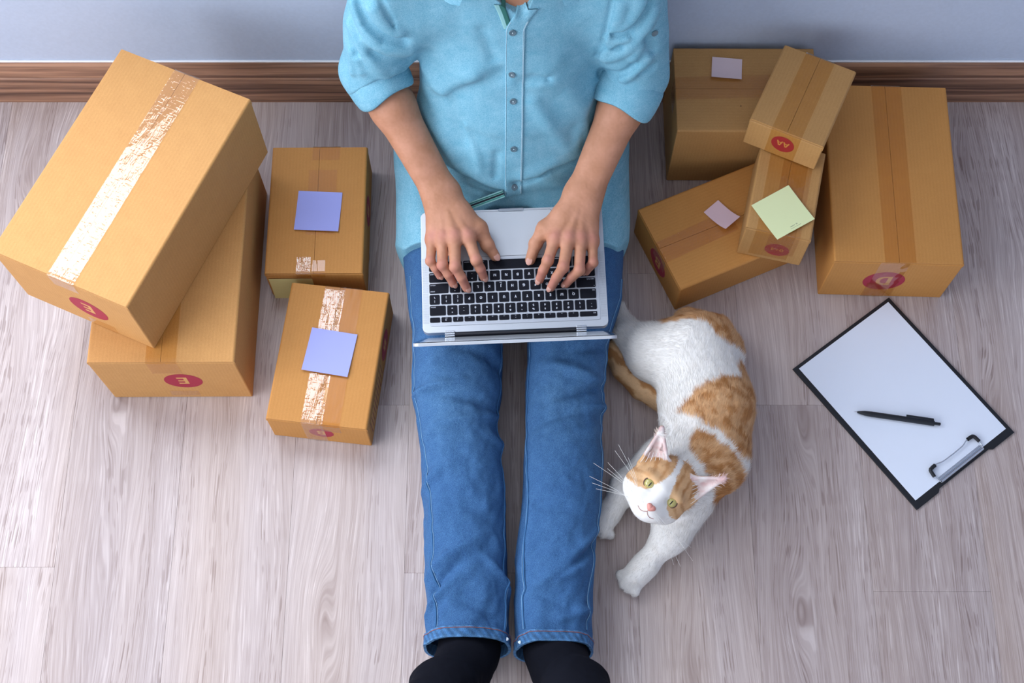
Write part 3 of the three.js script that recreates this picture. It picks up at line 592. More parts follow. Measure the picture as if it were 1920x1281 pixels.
function headD(x, y, z) {
  const [X, Y, Z] = headLocal(x, y, z), ax = Math.abs(X);
  let d = ell(X, Y, Z, [0, 0.03, -0.012], [0.074, 0.088, 0.092]);
  d = smin(d, ell(X, Y, Z, [0, -0.045, 0.022], [0.056, 0.068, 0.062]), 0.035);
  d = smin(d, ell(ax, Y, Z, [0.038, -0.018, 0.056], [0.02, 0.018, 0.016]), 0.02);          // cheekbones
  d = smin(d, cone(X, Y, Z, [0, 0.012, 0.078], [0, -0.028, 0.096], 0.008, 0.0105), 0.012);  // nose
  d = smin(d, ell(ax, Y, Z, [0.0085, -0.032, 0.087], [0.007, 0.006, 0.008]), 0.005);
  d = smin(d, ell(ax, Y, Z, [0.03, 0.027, 0.072], [0.026, 0.008, 0.012]), 0.012);           // brows
  d = smax(d, -ell(ax, Y, Z, [0.031, 0.010, 0.083], [0.016, 0.0095, 0.012]), 0.01);
  d = smin(d, ell(X, Y, Z, [0, -0.063, 0.078], [0.024, 0.005, 0.007]), 0.004);              // lips
  d = smin(d, ell(X, Y, Z, [0, -0.0725, 0.076], [0.021, 0.0055, 0.008]), 0.004);
  d = smin(d, ell(X, Y, Z, [0, -0.1, 0.066], [0.022, 0.016, 0.016]), 0.02);                 // chin
  d = smin(d, ell(ax, Y, Z, [0.078, -0.005, -0.012], [0.009, 0.031, 0.018]), 0.006);        // ears
  return d;
}
function bodyD(x, y, z) {
  let d = torsoD(x, y, z, -0.011);
  d = smin(d, cone(x, y, z, [0, 0.56, -1.275], [0, 0.71, -1.235], 0.058, 0.052), 0.03);
  d = smin(d, cone(x, y, z, [-0.155, 0.585, -1.278], [0.15, 0.585, -1.278], 0.045, 0.045), 0.04);
  for (const s of [-1, 1]) {
    const A = ARM(s); d = smin(d, cone(x, y, z, A.sh, A.el, 0.05, 0.037), 0.02);
    d = smin(d, cone(x, y, z, [s * 0.095, 0.095, -1.17], [s * 0.09, 0.078, -0.79], 0.072, 0.052), 0.04);
    d = smin(d, cone(x, y, z, [s * 0.09, 0.078, -0.79], [s * 0.068, 0.06, -0.36], 0.05, 0.034), 0.02);
    d = smin(d, cone(x, y, z, [s * 0.068, 0.05, -0.36], [s * 0.085, 0.11, -0.29], 0.03, 0.028), 0.02);
  }
  return smin(d, headD(x, y, z), 0.02);
}
{
  const gs = [isoMesh(bodyD, [-0.32, 0.0, -1.40], [0.32, 0.92, -0.26], 0.0085, skinColor)];
  gs.push(isoMesh((x, y, z) => smax(headD(x, y, z), 0.655 - y, 0.01), [-0.11, 0.64, -1.33], [0.11, 0.90, -1.07], 0.004, skinColor));
  for (const s of [-1, 1]) gs.push(isoMesh(handSDF(s), s < 0 ? [-0.30, 0.17, -1.30] : [0.01, 0.17, -1.30], s < 0 ? [-0.005, 0.44, -0.87] : [0.30, 0.44, -0.87], 0.0025, skinColor));
  const g = mergeGeometries(gs);
  const body = part('body', g, phys(0xffffff, 0.55, { vertexColors: true, specularIntensity: 0.6 }), person);
  // nails: small shields set into the finger ends
  const nailM = phys(0xcd9a8a, 0.35, {});
  for (const s of [-1, 1]) {
    const set = (a, b, r, k) => { const d = V(b[0] - a[0], b[1] - a[1], b[2] - a[2]).normalize(), up = V(0, 1, 0).addScaledVector(d, -d.y).normalize(), sd = up.clone().cross(d).normalize(); const g2 = new THREE.SphereGeometry(1, 14, 8); const m = new THREE.Matrix4().makeBasis(sd.multiplyScalar(r * 0.66), up.clone().multiplyScalar(0.0014), d.clone().multiplyScalar(r * 0.85)); m.setPosition(b[0] + up.x * (r - 0.0012) + d.x * r * 0.25, b[1] + up.y * (r - 0.0012) + d.y * r * 0.25, b[2] + up.z * (r - 0.0012) + d.z * r * 0.25); part('fingernail', g2.applyMatrix4(m), nailM, body); };
    HANDS[s].f.forEach((f, i) => set(f[1], f[2], FR[i][2]));
    set(HANDS[s].t[1], HANDS[s].t[2], 0.0084);
  }
  // eyes
  for (const s of [-1, 1]) {
    const e = V(s * 0.031, 0.010, 0.070).applyAxisAngle(V(1, 0, 0), 0.5).add(V(...headC));
    const w = part('eye', new THREE.SphereGeometry(0.0125, 20, 14), phys(0xf0ece6, 0.2), body); w.position.copy(e);
    part('iris', new THREE.SphereGeometry(0.006, 14, 10), phys(0x2a1a10, 0.15), w).position.set(0, -0.005, 0.0083);
  }
  // hair cap
  const hairD = (x, y, z) => { const [X, Y, Z] = headLocal(x, y, z); let d = ell(X, Y, Z, [0, 0.036, -0.018], [0.083, 0.096, 0.099]); d = smax(d, -(Y - 0.045 + Z * -0.35 + 0.1 * sstep(0.02, -0.09, Z) * -1 * -1), 0.02); d = smax(d, -(headD(x, y, z) + 0.002), 0.004); return d + (fbm(X * 90, Y * 20, Z * 90, 2) - 0.5) * 0.008; };
  part('hair', isoMesh(hairD, [-0.12, 0.70, -1.36], [0.12, 0.93, -1.05], 0.004), std(0x15110f, 0.55), person, 'short black hair');
}

// ---- shirt
const FOLDS = [[[[-0.122,0.339,-1.165],[-0.067,0.395,-1.154],[-0.016,0.427,-1.155]],0.014,-0.005],[[[-0.111,0.366,-1.165],[-0.058,0.416,-1.158]],0.02,0.005],[[[0.012,0.414,-1.149],[0.033,0.42,-1.154],[0.055,0.416,-1.157]],0.008,-0.004],[[[-0.136,0.378,-1.2],[-0.108,0.366,-1.163]],0.012,0.004],[[[-0.148,0.293,-1.192],[-0.119,0.279,-1.138],[-0.088,0.239,-1.102],[-0.015,0.209,-1.073]],0.014,0.006],[[[-0.121,0.209,-1.114],[-0.071,0.221,-1.089],[-0.015,0.207,-1.072]],0.006,-0.008],[[[0.123,0.233,-1.126],[0.062,0.242,-1.091],[0.005,0.22,-1.075]],0.006,-0.008],[[[0.129,0.241,-1.135],[0.071,0.254,-1.097],[0.022,0.241,-1.082]],0.014,0.005],[[[0.035,0.378,-1.136],[0.06,0.332,-1.122],[0.09,0.276,-1.115]],0.012,0.004],[[[0.103,0.27,-1.121],[0.109,0.299,-1.137]],0.01,0.004],[[[0.05,0.413,-1.155],[0.084,0.391,-1.159],[0.112,0.337,-1.154]],0.02,0.004],[[[-0.078,0.321,-1.124],[-0.057,0.277,-1.1],[-0.053,0.243,-1.088]],0.008,0.003],[[[-0.025,0.285,-1.095],[-0.028,0.238,-1.081]],0.006,-0.003],[[[-0.238,0.536,-1.215],[-0.22,0.5,-1.197],[-0.193,0.48,-1.189],[-0.167,0.47,-1.188]],0.006,-0.01],[[[-0.244,0.522,-1.216],[-0.224,0.489,-1.195],[-0.203,0.464,-1.185],[-0.16,0.446,-1.189]],0.008,0.007],[[[-0.255,0.479,-1.21],[-0.241,0.46,-1.193],[-0.219,0.433,-1.18],[-0.197,0.392,-1.182]],0.007,0.006],[[[-0.243,0.422,-1.185],[-0.235,0.401,-1.182]],0.006,0.004],[[[-0.25,0.463,-1.199],[-0.242,0.439,-1.187]],0.006,-0.004],[[[-0.224,0.471,-1.19],[-0.191,0.451,-1.183]],0.006,0.004],[[[-0.195,0.556,-1.201],[-0.181,0.51,-1.195],[-0.17,0.471,-1.188]],0.004,-0.004],[[[-0.214,0.446,-1.182],[-0.187,0.429,-1.183],[-0.164,0.41,-1.198]],0.008,-0.005],[[[0.214,0.552,-1.204],[0.192,0.514,-1.194],[0.175,0.493,-1.191],[0.153,0.487,-1.191]],0.006,-0.01],[[[0.157,0.517,-1.198],[0.147,0.474,-1.19]],0.006,0.007],[[[0.174,0.481,-1.188],[0.157,0.473,-1.189],[0.147,0.434,-1.195]],0.006,0.006],[[[0.221,0.518,-1.199],[0.199,0.486,-1.189],[0.177,0.458,-1.185],[0.15,0.425,-1.198]],0.007,0.007],[[[0.168,0.462,-1.186],[0.152,0.455,-1.19]],0.005,-0.005],[[[0.187,0.441,-1.182],[0.196,0.464,-1.184]],0.006,0.005],[[[0.18,0.387,-1.188],[0.196,0.416,-1.18],[0.213,0.436,-1.179]],0.007,0.006],[[[0.164,0.357,-1.219],[0.191,0.424,-1.181]],0.006,-0.005],[[[0.149,0.549,-1.206],[0.145,0.499,-1.194],[0.139,0.423,-1.201]],0.004,-0.004],[[[-0.207,0.532,-1.199],[-0.189,0.505,-1.194],[-0.174,0.489,-1.191]],0.01,0.006],[[[0.162,0.541,-1.202],[0.16,0.52,-1.198]],0.008,0.006],[[[0.193,0.546,-1.198],[0.18,0.517,-1.195],[0.165,0.502,-1.193]],0.01,0.006],[[[-0.253,0.431,-1.192],[-0.253,0.392,-1.183]],0.006,0.004],[[[-0.189,0.401,-1.187],[-0.175,0.378,-1.199]],0.006,0.004],[[[0.207,0.48,-1.188],[0.221,0.447,-1.181]],0.008,-0.004],[[[0.202,0.403,-1.181],[0.222,0.41,-1.178]],0.006,-0.004],[[[-0.142,0.267,-1.166],[-0.131,0.214,-1.125]],0.008,0.005],[[[0.113,0.317,-1.146],[0.124,0.263,-1.138]],0.008,0.005],[[[-0.098,0.347,-1.148],[-0.078,0.299,-1.117]],0.016,-0.004],[[[-0.044,0.5,-1.183],[-0.029,0.455,-1.166]],0.01,-0.003],[[[0.02,0.474,-1.173],[0.066,0.447,-1.171]],0.02,0.003],[[[0.044,0.234,-1.084],[0.09,0.195,-1.089]],0.01,0.004],[[[-0.1,0.19,-1.092],[-0.054,0.188,-1.073]],0.008,0.004]];
function segD(x, y, z, a, b) { const bx = b[0] - a[0], by = b[1] - a[1], bz = b[2] - a[2], px = x - a[0], py = y - a[1], pz = z - a[2], t = clamp((px * bx + py * by + pz * bz) / (bx * bx + by * by + bz * bz)); return (px - bx * t) ** 2 + (py - by * t) ** 2 + (pz - bz * t) ** 2; }
function foldSum(x, y, z) {
  let s = 0;
  for (const f of FOLDS) {
    const B = f.box; if (x < B[0][0] || x > B[0][1] || y < B[1][0] || y > B[1][1] || z < B[2][0] || z > B[2][1]) continue;
    let m = 9; for (let i = 0; i < f[0].length - 1; i++) m = Math.min(m, segD(x, y, z, f[0][i], f[0][i + 1]));
    s += f[2] * Math.exp(-Math.pow(m / (f[1] * f[1]), 0.8));
  }
  return s;
}
const zHem = x => { const a = Math.abs(x + 0.002); return lerp(-1.060, -0.992, sstep(0.02, 0.13, a)) - 0.05 * sstep(0.178, 0.22, a); };
function shirtBase(x, y, z) {
  let d = torsoD(x, y, z);
  d = smin(d, cone(x, y, z, [-0.15, 0.592, -1.28], [0.15, 0.592, -1.28], 0.058, 0.058), 0.05);
  for (const s of [-1, 1]) {
    const A = ARM(s);
    const dx = A.wr[0] - A.cf[0], dy = A.wr[1] - A.cf[1], dz = A.wr[2] - A.cf[2], dl = Math.hypot(dx, dy, dz);
    let a = smin(cone(x, y, z, A.sh, A.el, 0.067, 0.053), cone(x, y, z, A.el, A.cf, 0.053, 0.0505), 0.01);
    a = smax(a, ((x - A.cf[0]) * dx + (y - A.cf[1]) * dy + (z - A.cf[2]) * dz) / dl + 0.012, 0.004);
    a = smin(a, cone(x, y, z, [s * 0.115, 0.50, -1.262], [A.el[0] * 0.88, 0.425, -1.242], 0.066, 0.053), 0.03);
    d = smin(d, a, 0.018);
    // tails spread over the thighs
    const th = cone(x, y, z, [s * 0.105, 0.088, -1.22], [s * 0.102, 0.086, -0.96], 0.107, 0.0985), thf = smax(th, y - 0.171, 0.008);
    d = smin(d, thf, 0.03);
  }
  return d;
}
// lay each fold line on the cloth
for (const f of FOLDS) {
  const out = [];
  for (let i = 0; i < f[0].length - 1; i++) { const n = 5; for (let k = 0; k < n; k++) out.push(mid(f[0][i], f[0][i + 1], k / n)); }
  out.push(f[0][f[0].length - 1]);
  for (const q of out) for (let it = 0; it < 6; it++) { const e = 0.002, d = shirtBase(...q), g = [shirtBase(q[0] + e, q[1], q[2]) - shirtBase(q[0] - e, q[1], q[2]), shirtBase(q[0], q[1] + e, q[2]) - shirtBase(q[0], q[1] - e, q[2]), shirtBase(q[0], q[1], q[2] + e) - shirtBase(q[0], q[1], q[2] - e)], l = Math.hypot(...g) || 1; for (let c = 0; c < 3; c++) q[c] -= g[c] / l * d; }
  f[0] = out;
  f.box = [0, 1, 2].map(k => [Math.min(...f[0].map(p => p[k])) - f[1] * 2.6, Math.max(...f[0].map(p => p[k])) + f[1] * 2.6]);
}
function shirtD(x, y, z) {
  let d = shirtBase(x, y, z);
  d -= foldSum(x, y, z) * 2.6;
  d -= (fbm(x * 15 + 3, y * 15, z * 15, 2) - 0.5) * 0.008;
  d = smax(d, z - zHem(x), 0.003);                                   // hem
  d = smax(d, 0.012 - y, 0.004);
  // neck opening and the arms' way out
  d = smax(d, -cone(x, y, z, [0.008, 0.60, -1.262], [0.004, 0.80, -1.20], 0.056, 0.075), 0.004);
  d = smax(d, -cone(x, y, z, [0.014, 0.539, -1.190], [-0.004, 0.605, -1.222], 0.008, 0.060), 0.002);
  return d;
}
const weave = (a, b, k) => dataTex(512, 512, (i, j) => {
  const t = clamp(0.5 + (noise(i * 0.8, j * 0.25, k) - 0.5) * 0.75 + (noise(i * 0.25, j * 0.8, k + 5) - 0.5) * 0.75 + ((i + j) & 1 ? 0.08 : -0.08) + (fbm(i / 60, j / 60, k, 2) - 0.5) * 0.3);
  return [lerp(a[0], b[0], t), lerp(a[1], b[1], t), lerp(a[2], b[2], t)];
});
const shirtTex = weave([88, 154, 178], [152, 198, 214], 2);
const clothBump = dataTex(256, 256, (i, j) => { const v = 128 + Math.sin(i * 0.9) * 40 + Math.sin(j * 0.9) * 40; return [v, v, v]; }, { srgb: false });
const shirtMat = phys(0xffffff, 0.85, { map: shirtTex, sheen: 0.25, sheenRoughness: 0.6, sheenColor: hex(0xbfe2f0) });
function clothUV(g, k = 9) { const p = g.attributes.position, uv = new Float32Array(p.count * 2); for (let i = 0; i < p.count; i++) { uv[i * 2] = (p.getX(i) + p.getZ(i) * 0.25) * k; uv[i * 2 + 1] = (p.getY(i) - p.getZ(i) * 0.7) * k; } g.setAttribute('uv', new THREE.BufferAttribute(uv, 2)); return g; }
const shirt = part('shirt', clothUV(isoMesh(shirtD, [-0.33, 0.0, -1.40], [0.33, 0.68, -0.95], 0.0036)), shirtMat, person, 'light blue cotton shirt');
// where the cloth lies in front of a point of the torso
function onShirt(x, y, lift = 0.0012) {
  let z = -0.98; for (let i = 0; i < 90; i++) { const d = shirtD(x, y, z); if (d < 0.0004) break; z -= Math.max(d * 0.6, 0.0004); }
  const e = 0.003, n = V(shirtD(x + e, y, z) - shirtD(x - e, y, z), shirtD(x, y + e, z) - shirtD(x, y - e, z), shirtD(x, y, z + e) - shirtD(x, y, z - e)).normalize();
  return { p: V(x, y, z).addScaledVector(n, lift), n };
}
function ribbonOn(xs, y0, y1, n, lift) {   // band over the shirt from y0 up to y1 between the two x of xs(y)
  const P = [], I = [], U = [], M = 6;
  for (let i = 0; i <= n; i++) {
    const y = lerp(y0, y1, i / n), [a, b] = xs(y);
    for (let k = 0; k <= M + 2; k++) { const e = k === 0 || k === M + 2, q = onShirt(lerp(a, b, clamp((k - 1) / M)), y, e ? -0.001 : lift).p; P.push(q.x, q.y, q.z); U.push(k / M * 0.25, y * 9); if (i && k) { const c = i * (M + 3) + k; I.push(c, c - M - 3, c - 1, c - 1, c - M - 3, c - M - 4); } }
  }
  const g = new THREE.BufferGeometry(); g.setAttribute('position', new THREE.Float32BufferAttribute(P, 3)); g.setAttribute('uv', new THREE.Float32BufferAttribute(U, 2)); g.setIndex(I); g.computeVertexNormals(); return g;
}
{
  const pcx = y => lerp(0.000, 0.003, (y - 0.2) / 0.33) + 0.022 * sstep(0.508, 0.556, y), pw = 0.0145;
  const placket = part('placket', ribbonOn(y => [pcx(y) - pw + 0.002, pcx(y) + pw + 0.002], 0.196, 0.546, 76, 0.0022), shirtMat, shirt, 'buttoned front band');
  for (const dx of [-pw + 0.0036, pw - 0.0006, pw + 0.0008]) { const pts = []; for (let y = 0.2; y < 0.527; y += 0.012) { const q = onShirt(pcx(y) + dx, y, 0.0025).p; pts.push([q.x, q.y, q.z]); } part('stitching', tube(pts, 0.00035, 80, 5), std(0xc9e6f0, 0.8), placket); }
  // buttons
  const bp = [[0, 0], [0.0042, 0], [0.0054, 0.0006], [0.0056, 0.0014], [0.0050, 0.0021], [0.0042, 0.0017], [0.0024, 0.0014], [0, 0.0014]].map(p => new THREE.Vector2(...p));
  const bg = new THREE.LatheGeometry(bp, 24), bm = phys(0x57707c, 0.22, { clearcoat: 0.6 }), dot = new THREE.SphereGeometry(0.0011, 8, 6);
  for (const [x, y] of [[0.001, 0.507], [0.001, 0.428], [0.002, 0.381], [0.003, 0.299], [0.003, 0.212]]) {
    const q = onShirt(x, y, 0.0024), b = part('button', bg, bm, shirt, 'grey shirt button'); b.position.copy(q.p); b.quaternion.setFromUnitVectors(V(0, 1, 0), q.n);
    part('thread', dot, std(0xd6e6ea, 0.8), b).position.set(0, 0.0012, 0);
  }
  const sb = part('button', bg, bm, shirt, 'dark sleeve tab button'); { const q = V(0.222, 0.479, -1.19), n = V(); for (let it = 0; it < 8; it++) { const e = 0.003; n.set(shirtD(q.x + e, q.y, q.z) - shirtD(q.x - e, q.y, q.z), shirtD(q.x, q.y + e, q.z) - shirtD(q.x, q.y - e, q.z), shirtD(q.x, q.y, q.z + e) - shirtD(q.x, q.y, q.z - e)).normalize(); q.addScaledVector(n, -shirtD(q.x, q.y, q.z) * 0.8); } sb.position.copy(q).addScaledVector(n, 0.0005); sb.quaternion.setFromUnitVectors(V(0, 1, 0), n); }
  // collar: a leaf turned down round the neck, its two points in front
  const N = 64, M = 8, P = [], I = [], U = [];
  for (let i = 0; i <= N; i++) {
    const f = (i / N - 0.5) * 2 * 2.6, s = Math.sin(f), c = -Math.cos(f), tip = Math.exp(-(((Math.abs(f) - 2.45) / 0.32) ** 2));
    for (let k = 0; k <= M; k++) {
      const t = k / M, r = 0.062 + 0.036 * t + 0.016 * tip * t, y = 0.652 - 0.016 * c - 0.026 * t * t - 0.012 * tip * t - 0.028 * sstep(1.6, 2.6, Math.abs(f)) + 0.012 * Math.sin(Math.min(1, t * 3) * 1.57) * (1 - t);
      P.push(s * r * 1.06 + Math.sign(s) * 0.02 * tip * t, y, -1.268 + c * r * (0.86 + 0.1 * t)); U.push(i / N * 4, t * 0.5);
      if (i && k) { const q = i * (M + 1) + k; I.push(q, q - 1, q - M - 2, q, q - M - 2, q - M - 1); }
    }
  }
  const cg = new THREE.BufferGeometry(); cg.setAttribute('position', new THREE.Float32BufferAttribute(P, 3)); cg.setAttribute('uv', new THREE.Float32BufferAttribute(U, 2)); cg.setIndex(I); cg.computeVertexNormals();
  part('collar', clothUV(cg), shirtMat, shirt);
  // striped lining that shows inside the neck opening and at the hem
  const stripe = std(0xffffff, 0.8, { map: canvasTex(64, 64, (c, w, h) => { c.fillStyle = '#8fc3c4'; c.fillRect(0, 0, w, h); c.fillStyle = '#2f6e66'; c.fillRect(10, 0, 10, h); c.fillStyle = '#14242c'; c.fillRect(24, 0, 16, h); c.fillStyle = '#3d8f84'; c.fillRect(44, 0, 10, h); }) });
  part('striped_lining', ribbonOn(y => { const t = (y - 0.515) / 0.04; return [-0.013 - 0.013 * t, 0.000 - 0.011 * t]; }, 0.512, 0.556, 16, 0.0016), stripe, shirt, 'green and black striped inner band');
  { // the turned-out inner edge at the hem
    const a = V(-0.014, 0.209, -1.064), b = V(-0.076, 0.200, -1.043), d = b.clone().sub(a), L = d.length(); d.normalize();
    const n = V(0, 0.72, 0.69).addScaledVector(d, -V(0, 0.72, 0.69).dot(d)).normalize(), w = n.clone().cross(d).normalize();
    const g = new THREE.BoxGeometry(0.013, 0.0012, L, 1, 1, 8).applyMatrix4(new THREE.Matrix4().makeBasis(w, n, d).setPosition((a.x + b.x) / 2, (a.y + b.y) / 2, (a.z + b.z) / 2));
    part('striped_lining', g, stripe, shirt, 'green and black striped inner band');
  }
  // rolled cuffs
  for (const s of [-1, 1]) {
    const A = ARM(s), d = V(A.wr[0] - A.cf[0], A.wr[1] - A.cf[1], A.wr[2] - A.cf[2]).normalize(), u = V(0, 1, 0).cross(d).normalize(), v = d.clone().cross(u), c0 = V(...A.cf).addScaledVector(d, -0.022);
    const prof = [[-0.016, 0.0520], [-0.014, 0.0565], [-0.006, 0.0590], [0.008, 0.0592], [0.022, 0.0580], [0.034, 0.0555], [0.0385, 0.0530], [0.040, 0.0505], [0.036, 0.0485], [0.0, 0.0490]];
    const P2 = [], I2 = [], U2 = [], K = 72, Q = prof.length;
    for (let i = 0; i <= K; i++) for (let k = 0; k < Q; k++) {
      const f = i / K * Math.PI * 2, r = 0.93 * prof[k][1] * (1 + 0.05 * Math.sin(f * 2 + s) + 0.035 * (fbm(Math.cos(f) * 2 + 5 * s, Math.sin(f) * 2, k * 0.2, 2) - 0.5) * 2), h = prof[k][0] + 0.006 * Math.sin(f + 0.6 * s) + 0.003 * Math.sin(3 * f);
      const q = c0.clone().addScaledVector(d, h).addScaledVector(u, Math.cos(f) * r).addScaledVector(v, Math.sin(f) * r); P2.push(q.x, q.y, q.z); U2.push(f * 0.05 * 9, k * 0.08);
      if (i && k) { const w = i * Q + k; I2.push(w, w - 1, w - Q - 1, w, w - Q - 1, w - Q); }
    }
    const g2 = new THREE.BufferGeometry(); g2.setAttribute('position', new THREE.Float32BufferAttribute(P2, 3)); g2.setAttribute('uv', new THREE.Float32BufferAttribute(U2, 2)); g2.setIndex(I2); g2.computeVertexNormals();
    part('rolled_cuff', clothUV(g2), shirtMat, shirt);
  }
}

// ---- jeans
const denimTex = dataTex(1024, 1024, (i, j) => {
  const tw = Math.sin((i + j * 1.0) * 0.785) * 0.10, n = (noise(i * 0.55, j * 0.22, 1) - 0.5) * 0.9 + (noise(i * 0.9, j * 0.9, 7) - 0.5) * 0.75 + (fbm(i / 70, j / 110, 3, 3) - 0.5) * 0.16;
  const t = clamp(0.42 + tw + n); return [lerp(14, 96, t), lerp(58, 142, t), lerp(108, 182, t)];
});
const denimMat = std(0xffffff, 0.88, { map: denimTex, vertexColors: true });
const LEGS = {
  '-1': [[-1.28, -0.095, 0.085, 0.085], [-1.20, -0.10, 0.098, 0.088], [-1.014, -0.10, 0.091, 0.0825], [-0.93, -0.0985, 0.083, 0.081], [-0.843, -0.0925, 0.0765, 0.0775], [-0.76, -0.0925, 0.0765, 0.0715], [-0.70, -0.0925, 0.0665, 0.068], [-0.65, -0.0845, 0.066, 0.066], [-0.56, -0.078, 0.068, 0.063], [-0.474, -0.0745, 0.0675, 0.060], [-0.39, -0.070, 0.0655, 0.057], [-0.33, -0.070, 0.067, 0.055]],
  '1': [[-1.28, 0.095, 0.085, 0.085], [-1.20, 0.10, 0.098, 0.088], [-1.045, 0.105, 0.091, 0.0825], [-0.93, 0.106, 0.084, 0.081], [-0.843, 0.0965, 0.0705, 0.0775], [-0.79, 0.092, 0.067, 0.074], [-0.70, 0.086, 0.064, 0.069], [-0.65, 0.085, 0.065, 0.066], [-0.56, 0.080, 0.064, 0.063], [-0.474, 0.0705, 0.0645, 0.060], [-0.39, 0.0655, 0.0625, 0.057], [-0.33, 0.0655, 0.0605, 0.055]],
};
// folds of a leg: [z, slant, place round the leg, spread round, width, height]
const LF = {
  '-1': [[-0.745, 0.010, 2.3, 0.7, 0.007, 0.005], [-0.725, -0.016, 1.2, 0.8, 0.009, -0.006], [-0.705, 0.012, 0.5, 0.6, 0.008, 0.005], [-0.685, 0.02, 1.7, 0.9, 0.012, 0.005], [-0.80, -0.02, 0.9, 0.8, 0.012, -0.005], [-0.60, 0.03, 2.4, 0.7, 0.010, 0.004], [-0.53, -0.03, 1.0, 0.7, 0.014, -0.004], [-0.47, 0.04, 2.0, 0.8, 0.012, 0.005], [-0.44, -0.05, 0.6, 0.6, 0.010, 0.006], [-0.425, 0.05, 2.3, 0.7, 0.010, -0.006], [-0.40, 0.045, 2.5, 0.6, 0.009, 0.005], [-0.385, -0.03, 1.2, 0.7, 0.010, -0.005], [-0.66, -0.02, 0.3, 0.5, 0.010, 0.005], [-0.84, 0.015, 2.0, 0.8, 0.012, 0.004]],
  '1': [[-0.77, -0.02, 1.3, 0.8, 0.009, 0.004], [-0.745, 0.022, 0.9, 0.8, 0.008, -0.006], [-0.72, 0.015, 0.6, 0.7, 0.008, 0.006], [-0.70, 0.02, 1.6, 0.9, 0.010, -0.005], [-0.675, 0.02, 1.0, 0.7, 0.012, 0.005], [-0.82, 0.02, 0.7, 0.7, 0.010, -0.005], [-0.84, 0.015, 1.9, 0.7, 0.012, 0.004], [-0.55, -0.02, 1.8, 0.8, 0.014, -0.003], [-0.50, 0.05, 0.7, 0.6, 0.010, 0.005], [-0.47, 0.05, 0.9, 0.6, 0.008, -0.005], [-0.44, 0.03, 1.5, 0.8, 0.012, 0.004], [-0.41, -0.03, 1.9, 0.8, 0.010, -0.004], [-0.385, 0.02, 0.8, 0.7, 0.009, 0.005]],
};
function legPoint(s, z, f, out = 0) {
  const [, cx, a, b] = keyf(LEGS[s], z), c = Math.cos(f), n = Math.sin(f), e = 0.86;
  let h = 0; for (const q of LF[s]) { const df = Math.atan2(Math.sin(f - q[2]), Math.cos(f - q[2])), u = (z - q[0] - q[1] * df) / q[4]; if (Math.abs(u) < 3) h += 1.5 * q[5] * Math.exp(-u * u) * Math.exp(-((df / q[3]) ** 2)); }
  h += (fbm(z * 22 + s * 9, c * 2.2 + 4, n * 2.2 + s, 3) - 0.5) * 0.010 + (fbm(z * 60 + s * 9, c * 4 + 4, n * 4, 2) - 0.5) * 0.003;
  h *= sstep(-0.2, 0.35, n) * 0.8 + 0.2; h *= 1 - 0.6 * sstep(-0.86, -0.92, z);
  const k = 1 + (h + out) / Math.min(a, b);
  const x = cx + a * Math.sign(c) * Math.abs(c) ** e * k, y = b + b * Math.sign(n) * Math.abs(n) ** e * k;
  return { x, y: Math.max(0.0015 + out * 0.3, y), z, h };
}
const HEM = { '-1': -0.3445, '1': -0.339 };
const hemShift = y => 0.020 * (1 - clamp(y / 0.11));
function legMesh(s, z0, z1, n, m, out, tint, edge = false) {
  const P = [], U = [], C = [], I = [];
  for (let i = 0; i <= n; i++) {
    const t = i / n, z = lerp(z0, z1, t);
    for (let j = 0; j <= m; j++) {
      const f = j / m * Math.PI * 2 - Math.PI / 2, q = legPoint(s, z, f, out), zz = z + hemShift(q.y) * sstep(-0.5, HEM[s], z);
      P.push(q.x, q.y, zz); U.push(j / m * 4.2, (z + 1.3) * 9.5); const c = tint(s, z, f, q); C.push(...c);
      if (i && j) { const w = i * (m + 1) + j; I.push(w, w - 1, w - m - 2, w, w - m - 2, w - m - 1); }
    }
  }
  const g = new THREE.BufferGeometry(); g.setAttribute('position', new THREE.Float32BufferAttribute(P, 3)); g.setAttribute('uv', new THREE.Float32BufferAttribute(U, 2)); g.setAttribute('color', new THREE.Float32BufferAttribute(C, 3)); g.setIndex(I); g.computeVertexNormals(); return g;
}
